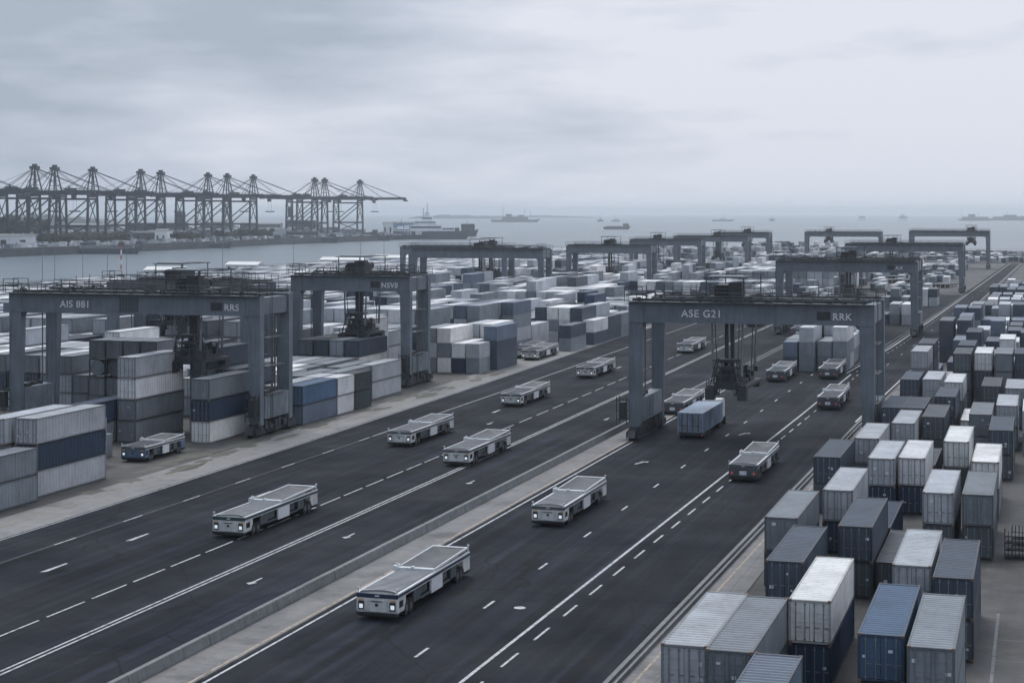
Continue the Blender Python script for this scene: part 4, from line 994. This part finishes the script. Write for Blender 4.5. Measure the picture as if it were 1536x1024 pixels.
ship('long low dark barge beyond the pale quay block',262,350,1500,4,[(.3,.7,0,2,.7)],m2='crane_box',wid=10)
# far buildings
def shed(label,px0,px1,D0,h,m,z=2.2,dep=25):
    u0 = (px0-768)*D0/FP; L = (px1-px0)*D0/FP
    t = thing('warehouse', label, 'building', (-sT*D0+cT*u0,cT*D0+sT*u0,z), TH)
    b = MB(); b.box(0,L,0,dep,0,h); link('wall', b.mesh('w', M[m]), t)
    b = MB(); b.prism([(-.6,h),(dep+.6,h),(dep/2,h+1.6)],-.6,L+.6,'x'); link('roof', b.mesh('r', M['agv_grey']), t)
    b = MB(); n_ = max(2,int(L/12))
    for k in range(n_): b.box(L*(k+.3)/n_,L*(k+.6)/n_,-.1,0,.5,h*.6)
    link('bay_door', b.mesh('bd', M['void']), t)
shed('long white warehouse on the far quay at the left edge',-8,50,1330,7.5,'ship_white')
shed('pale grey warehouse behind the white one at the left edge',-8,38,1700,17,'ship_white')
shed('pale quay block with columns, centre of the far left quay',232,250,1480,10,'ship_white')
shed('flat dark shed left of the pale quay block',200,232,1500,8,'agv_grey')
shed('white warehouse at the tip of the far quay',574,590,2110,13,'ship_white')
shed('long blue warehouse at the tip of the far quay',590,626,2110,13,'ship_blue')
shed('wide grey shed behind the quay cranes, right of the dark ship',300,345,2000,14,'agv_grey')
shed('low grey shed deep behind the left cranes',100,165,1900,12,'agv_grey')
shed('low grey shed between the middle quay cranes',360,420,2200,11,'agv_grey')
# stacks of boxes standing on the far quay: one mass
b = MB(); rr = random.Random(3)
for k in range(900):
    D0 = rr.uniform(1480,2150); px = rr.uniform(20,575); u0 = (px-768)*D0/FP; x = -sT*D0+cT*u0; y = cT*D0+sT*u0
    if x > -800: x = -800-rr.random()*60
    h = rr.choice((2.6,2.6,5.2,5.2,7.8)); b.box(x,x+rr.choice((6,12,24)),y,y+2.4*rr.choice((1,2,3)),2.2,2.2+h,0,CL[rc(rr)])
for k in range(420):       # deck gear, boxes and vehicles right behind the quay wall
    y = rr.uniform(960,1980); xe = float(np.interp(y,[500,1330,1500,1760,2040],[-686,-686,-702,-692,-664])); x = xe-rr.uniform(3,50)
    b.box(x,x+rr.uniform(2,9),y,y+rr.uniform(2,6),2.2,2.2+rr.uniform(.8,4),0,CL[rc(rr)])
o = struct('quayside_cargo', b.mesh('quayside_cargo', M['cont_far']), 'stuff'); tag(o, 'scattered cargo boxes and gear along the far quay', 'cargo')
# trees
M['leaf'], nt, p = new_mat('foliage'); oi = nt.nodes.new('ShaderNodeObjectInfo')
lf = ramp(nt, noise(nt, coords(nt), .6, 3), [(.3,(.02,.032,.022)),(.7,(.05,.068,.042))]); nt.links.new(lf, p.inputs['Base Color']); p.inputs['Roughness'].default_value = .8
M['bark'] = paint('bark', (.06,.05,.04), .9, .3, 2)
def tree_parts(seed, h, wdt, n):
    rr = random.Random(seed); b = MB(); b.tube((0,0,0),(0,0,h*.5),.35,7,0,.18)
    for k in range(6): a_ = rr.uniform(0,6.28); b.tube((0,0,h*.35+k*.3),(math.cos(a_)*wdt*.5,math.sin(a_)*wdt*.5,h*.6+rr.random()*h*.2),.12,5,0,.04)
    tr = b.mesh('trunk', M['bark']); b = MB()
    cl = [(rr.gauss(0,wdt*.33),rr.gauss(0,wdt*.33),h*rr.uniform(.35,.9),rr.uniform(.18,.34)*wdt) for _ in range(9)]
    for k in range(n):
        cx,cy,cz,r_ = rr.choice(cl); d = Vector((rr.gauss(0,1),rr.gauss(0,1),rr.gauss(0,1))).normalized()*r_*rr.uniform(.5,1.05)
        p_ = Vector((cx,cy,cz))+d; s_ = rr.uniform(.25,.6); u = Vector((rr.gauss(0,1),rr.gauss(0,1),rr.gauss(0,1))).normalized(); v = u.orthogonal().normalized()
        b.add([p_-u*s_-v*s_,p_+u*s_-v*s_,p_+u*s_+v*s_,p_-u*s_+v*s_],[(0,1,2,3)])
    return tr, b.mesh('crown', M['leaf'])
TP = [tree_parts(s_, 13, 9, 1500) for s_ in (1,2,3)]
spots = [(px,1560+R.uniform(-60,200),R.uniform(1.3,1.9)) for px in (2,8,13,18,24,29,34,40,46,60)]
spots += [(px,D0,R.uniform(.55,.9)) for px,D0 in ((52,1340),(60,1345),(68,1350),(76,1350),(86,1360),(96,1365),(106,1370),(114,1380),(122,1385),(132,1390),(145,1400),(158,1405),(170,1410),(178,1425),(188,1435),(262,1500),(272,1510),(284,1520),(296,1530),(330,1560),(348,1590),(366,1610),(384,1640),(402,1660))]
for k,(px,D0,s_) in enumerate(spots):
    u0 = (px-768)*D0/FP; x = -sT*D0+cT*u0; y = cT*D0+sT*u0
    big = k < 10
    lab = (f'tall hazy tree behind the left warehouses, {ordw[k]} from the left' if big else f'low dark bushy tree along the far quay, {ordw[k-10]} from the left')
    t = thing('broadleaf_tree', lab, 'tree', (x,y,2.0), R.uniform(0,6), 'tall trees behind the far quay' if big else 'low trees along the far quay'); t.scale = (s_*1.5,s_*1.5,s_) if not big else (s_,s_,s_)
    tr,cr = TP[k%3]; link('trunk', tr, t); link('crown', cr, t)
# hills at the horizon
b = MB(); rr = random.Random(5)
def hill(px0,px1,D0,h):
    n_ = 24; pts = []
    for k in range(n_+1):
        u = (px0+(px1-px0)*k/n_-768)*D0/FP; e = math.sin(PI*k/n_)**.6*h*(.75+.4*rr.random())
        pts.append((-sT*D0+cT*u,cT*D0+sT*u,e-3))
    vs = [(x,y,-3.2) for x,y,z in pts]+pts+[(x-200*sT*3,y+600,-3.2) for x,y,z in pts]; m_ = n_+1
    b.add(vs, [(k,k+1,k+1+m_,k+m_) for k in range(n_)]+[(k+m_,k+1+m_,k+1+2*m_,k+2*m_) for k in range(n_)])
hill(610,760,8800,20); hill(700,900,10500,14); hill(-40,160,4200,26); hill(1500,1600,10000,12)
struct('hills', b.mesh('hills', M['farland']))
# ---------------------------------------------------------------- haze
b = MB(); b.box(-12200,12200,-900,18200,-8,71)
m = bpy.data.materials.new('haze_air'); m.use_nodes = True; nt = m.node_tree; nt.nodes.remove(nt.nodes['Principled BSDF'])
pv = nt.nodes.new('ShaderNodeVolumePrincipled'); pv.inputs['Color'].default_value = (.9,.96,1,1); pv.inputs['Density'].default_value = .000125; pv.inputs['Anisotropy'].default_value = .75
nt.links.new(pv.outputs[0], nt.nodes['Material Output'].inputs['Volume'])
struct('haze', b.mesh('haze', m), 'stuff')
# ---------------------------------------------------------------- sky and sun
SUN_EL, SUN_AZ = math.radians(62), math.radians(-35)    # azimuth clockwise from +Y
wd = bpy.data.worlds.new('World'); sc.world = wd; wd.use_nodes = True; nt = wd.node_tree; bg = nt.nodes['Background']
sk = nt.nodes.new('ShaderNodeTexSky'); sk.sky_type = 'NISHITA'; sk.sun_disc = False; sk.sun_elevation = SUN_EL; sk.sun_rotation = SUN_AZ
sk.air_density = 1.5; sk.dust_density = 4
gen = coords(nt, 'Generated')
rotn = nt.nodes.new('ShaderNodeMapping'); rotn.inputs['Rotation'].default_value = (0,0,-TH); nt.links.new(gen, rotn.inputs[0]); dv = rotn.outputs[0]   # x right, y ahead
sep = nt.nodes.new('ShaderNodeSeparateXYZ'); nt.links.new(dv, sep.inputs[0])
n1 = noise(nt, mapping(nt, dv, (1,1,4.6)), 4.2, 5, .5)
n2 = noise(nt, mapping(nt, dv, (1,1,5)), 13, 5, .6)
nn = mixc(nt, 'MIX', .2, n1, n2)
def math2(op,a_,b_):
    n_ = nt.nodes.new('ShaderNodeMath'); n_.operation = op
    for i_,x_ in enumerate((a_,b_)):
        if isinstance(x_,(int,float)): n_.inputs[i_].default_value = x_
        else: nt.links.new(x_, n_.inputs[i_])
    return n_.outputs[0]
side = math2('MULTIPLY', sep.outputs[0], .55)                 # brighter to the right
lay = math2('MULTIPLY', math2('MAXIMUM', sep.outputs[2], 0), -1.5)   # darker higher up, within the visible band
lay = math2('MAXIMUM', lay, -.16)
tot = math2('ADD', math2('ADD', nn, side), math2('ADD', lay, .05))
cl = ramp(nt, tot, [(.24,(3.4,4.0,4.85)),(.38,(4.9,5.4,6.4)),(.52,(6.6,6.95,7.8))])
zen = ramp(nt, sep.outputs[2], [(.14,1.0),(.7,1.55)])
cl = mixc(nt, 'MULTIPLY', 1.0, cl, zen)
beh = ramp(nt, math2('ADD', math2('MULTIPLY', sep.outputs[1], .5), .5), [(.15,.86),(.75,1.0)])   # the cloud is brighter ahead than behind
cl = mixc(nt, 'MULTIPLY', 1.0, cl, beh)
mx = mixc(nt, 'MIX', .93, sk.outputs[0], cl)
nt.links.new(mx, bg.inputs['Color']); bg.inputs['Strength'].default_value = .1
sl = bpy.data.lights.new('sun', 'SUN'); sl.energy = 1.8; sl.angle = math.radians(30); sl.color = (1,.96,.91)
so = link('sun', sl); so.rotation_euler = Vector((-math.sin(SUN_AZ)*math.cos(SUN_EL), -math.cos(SUN_AZ)*math.cos(SUN_EL), -math.sin(SUN_EL))).to_track_quat('-Z','Y').to_euler()
# ---------------------------------------------------------------- camera and settings
cam = bpy.data.cameras.new('camera'); co = link('camera', cam); sc.camera = co
cam.sensor_width = 36; cam.lens = 36*FP/1536; cam.shift_y = -(512-319)/1536; cam.clip_end = 60000; cam.clip_start = 1
co.location = (0,0,HC); co.rotation_euler = (PI/2,0,TH)
sc.view_settings.view_transform = 'Standard'; sc.view_settings.look = 'None'; sc.view_settings.exposure = .22; sc.view_settings.gamma = 1
sc.cycles.use_denoising = True; sc.cycles.max_bounces = 5; sc.cycles.volume_bounces = 3; sc.cycles.diffuse_bounces = 3
sc.cycles.glossy_bounces = 2; sc.cycles.transparent_max_bounces = 4
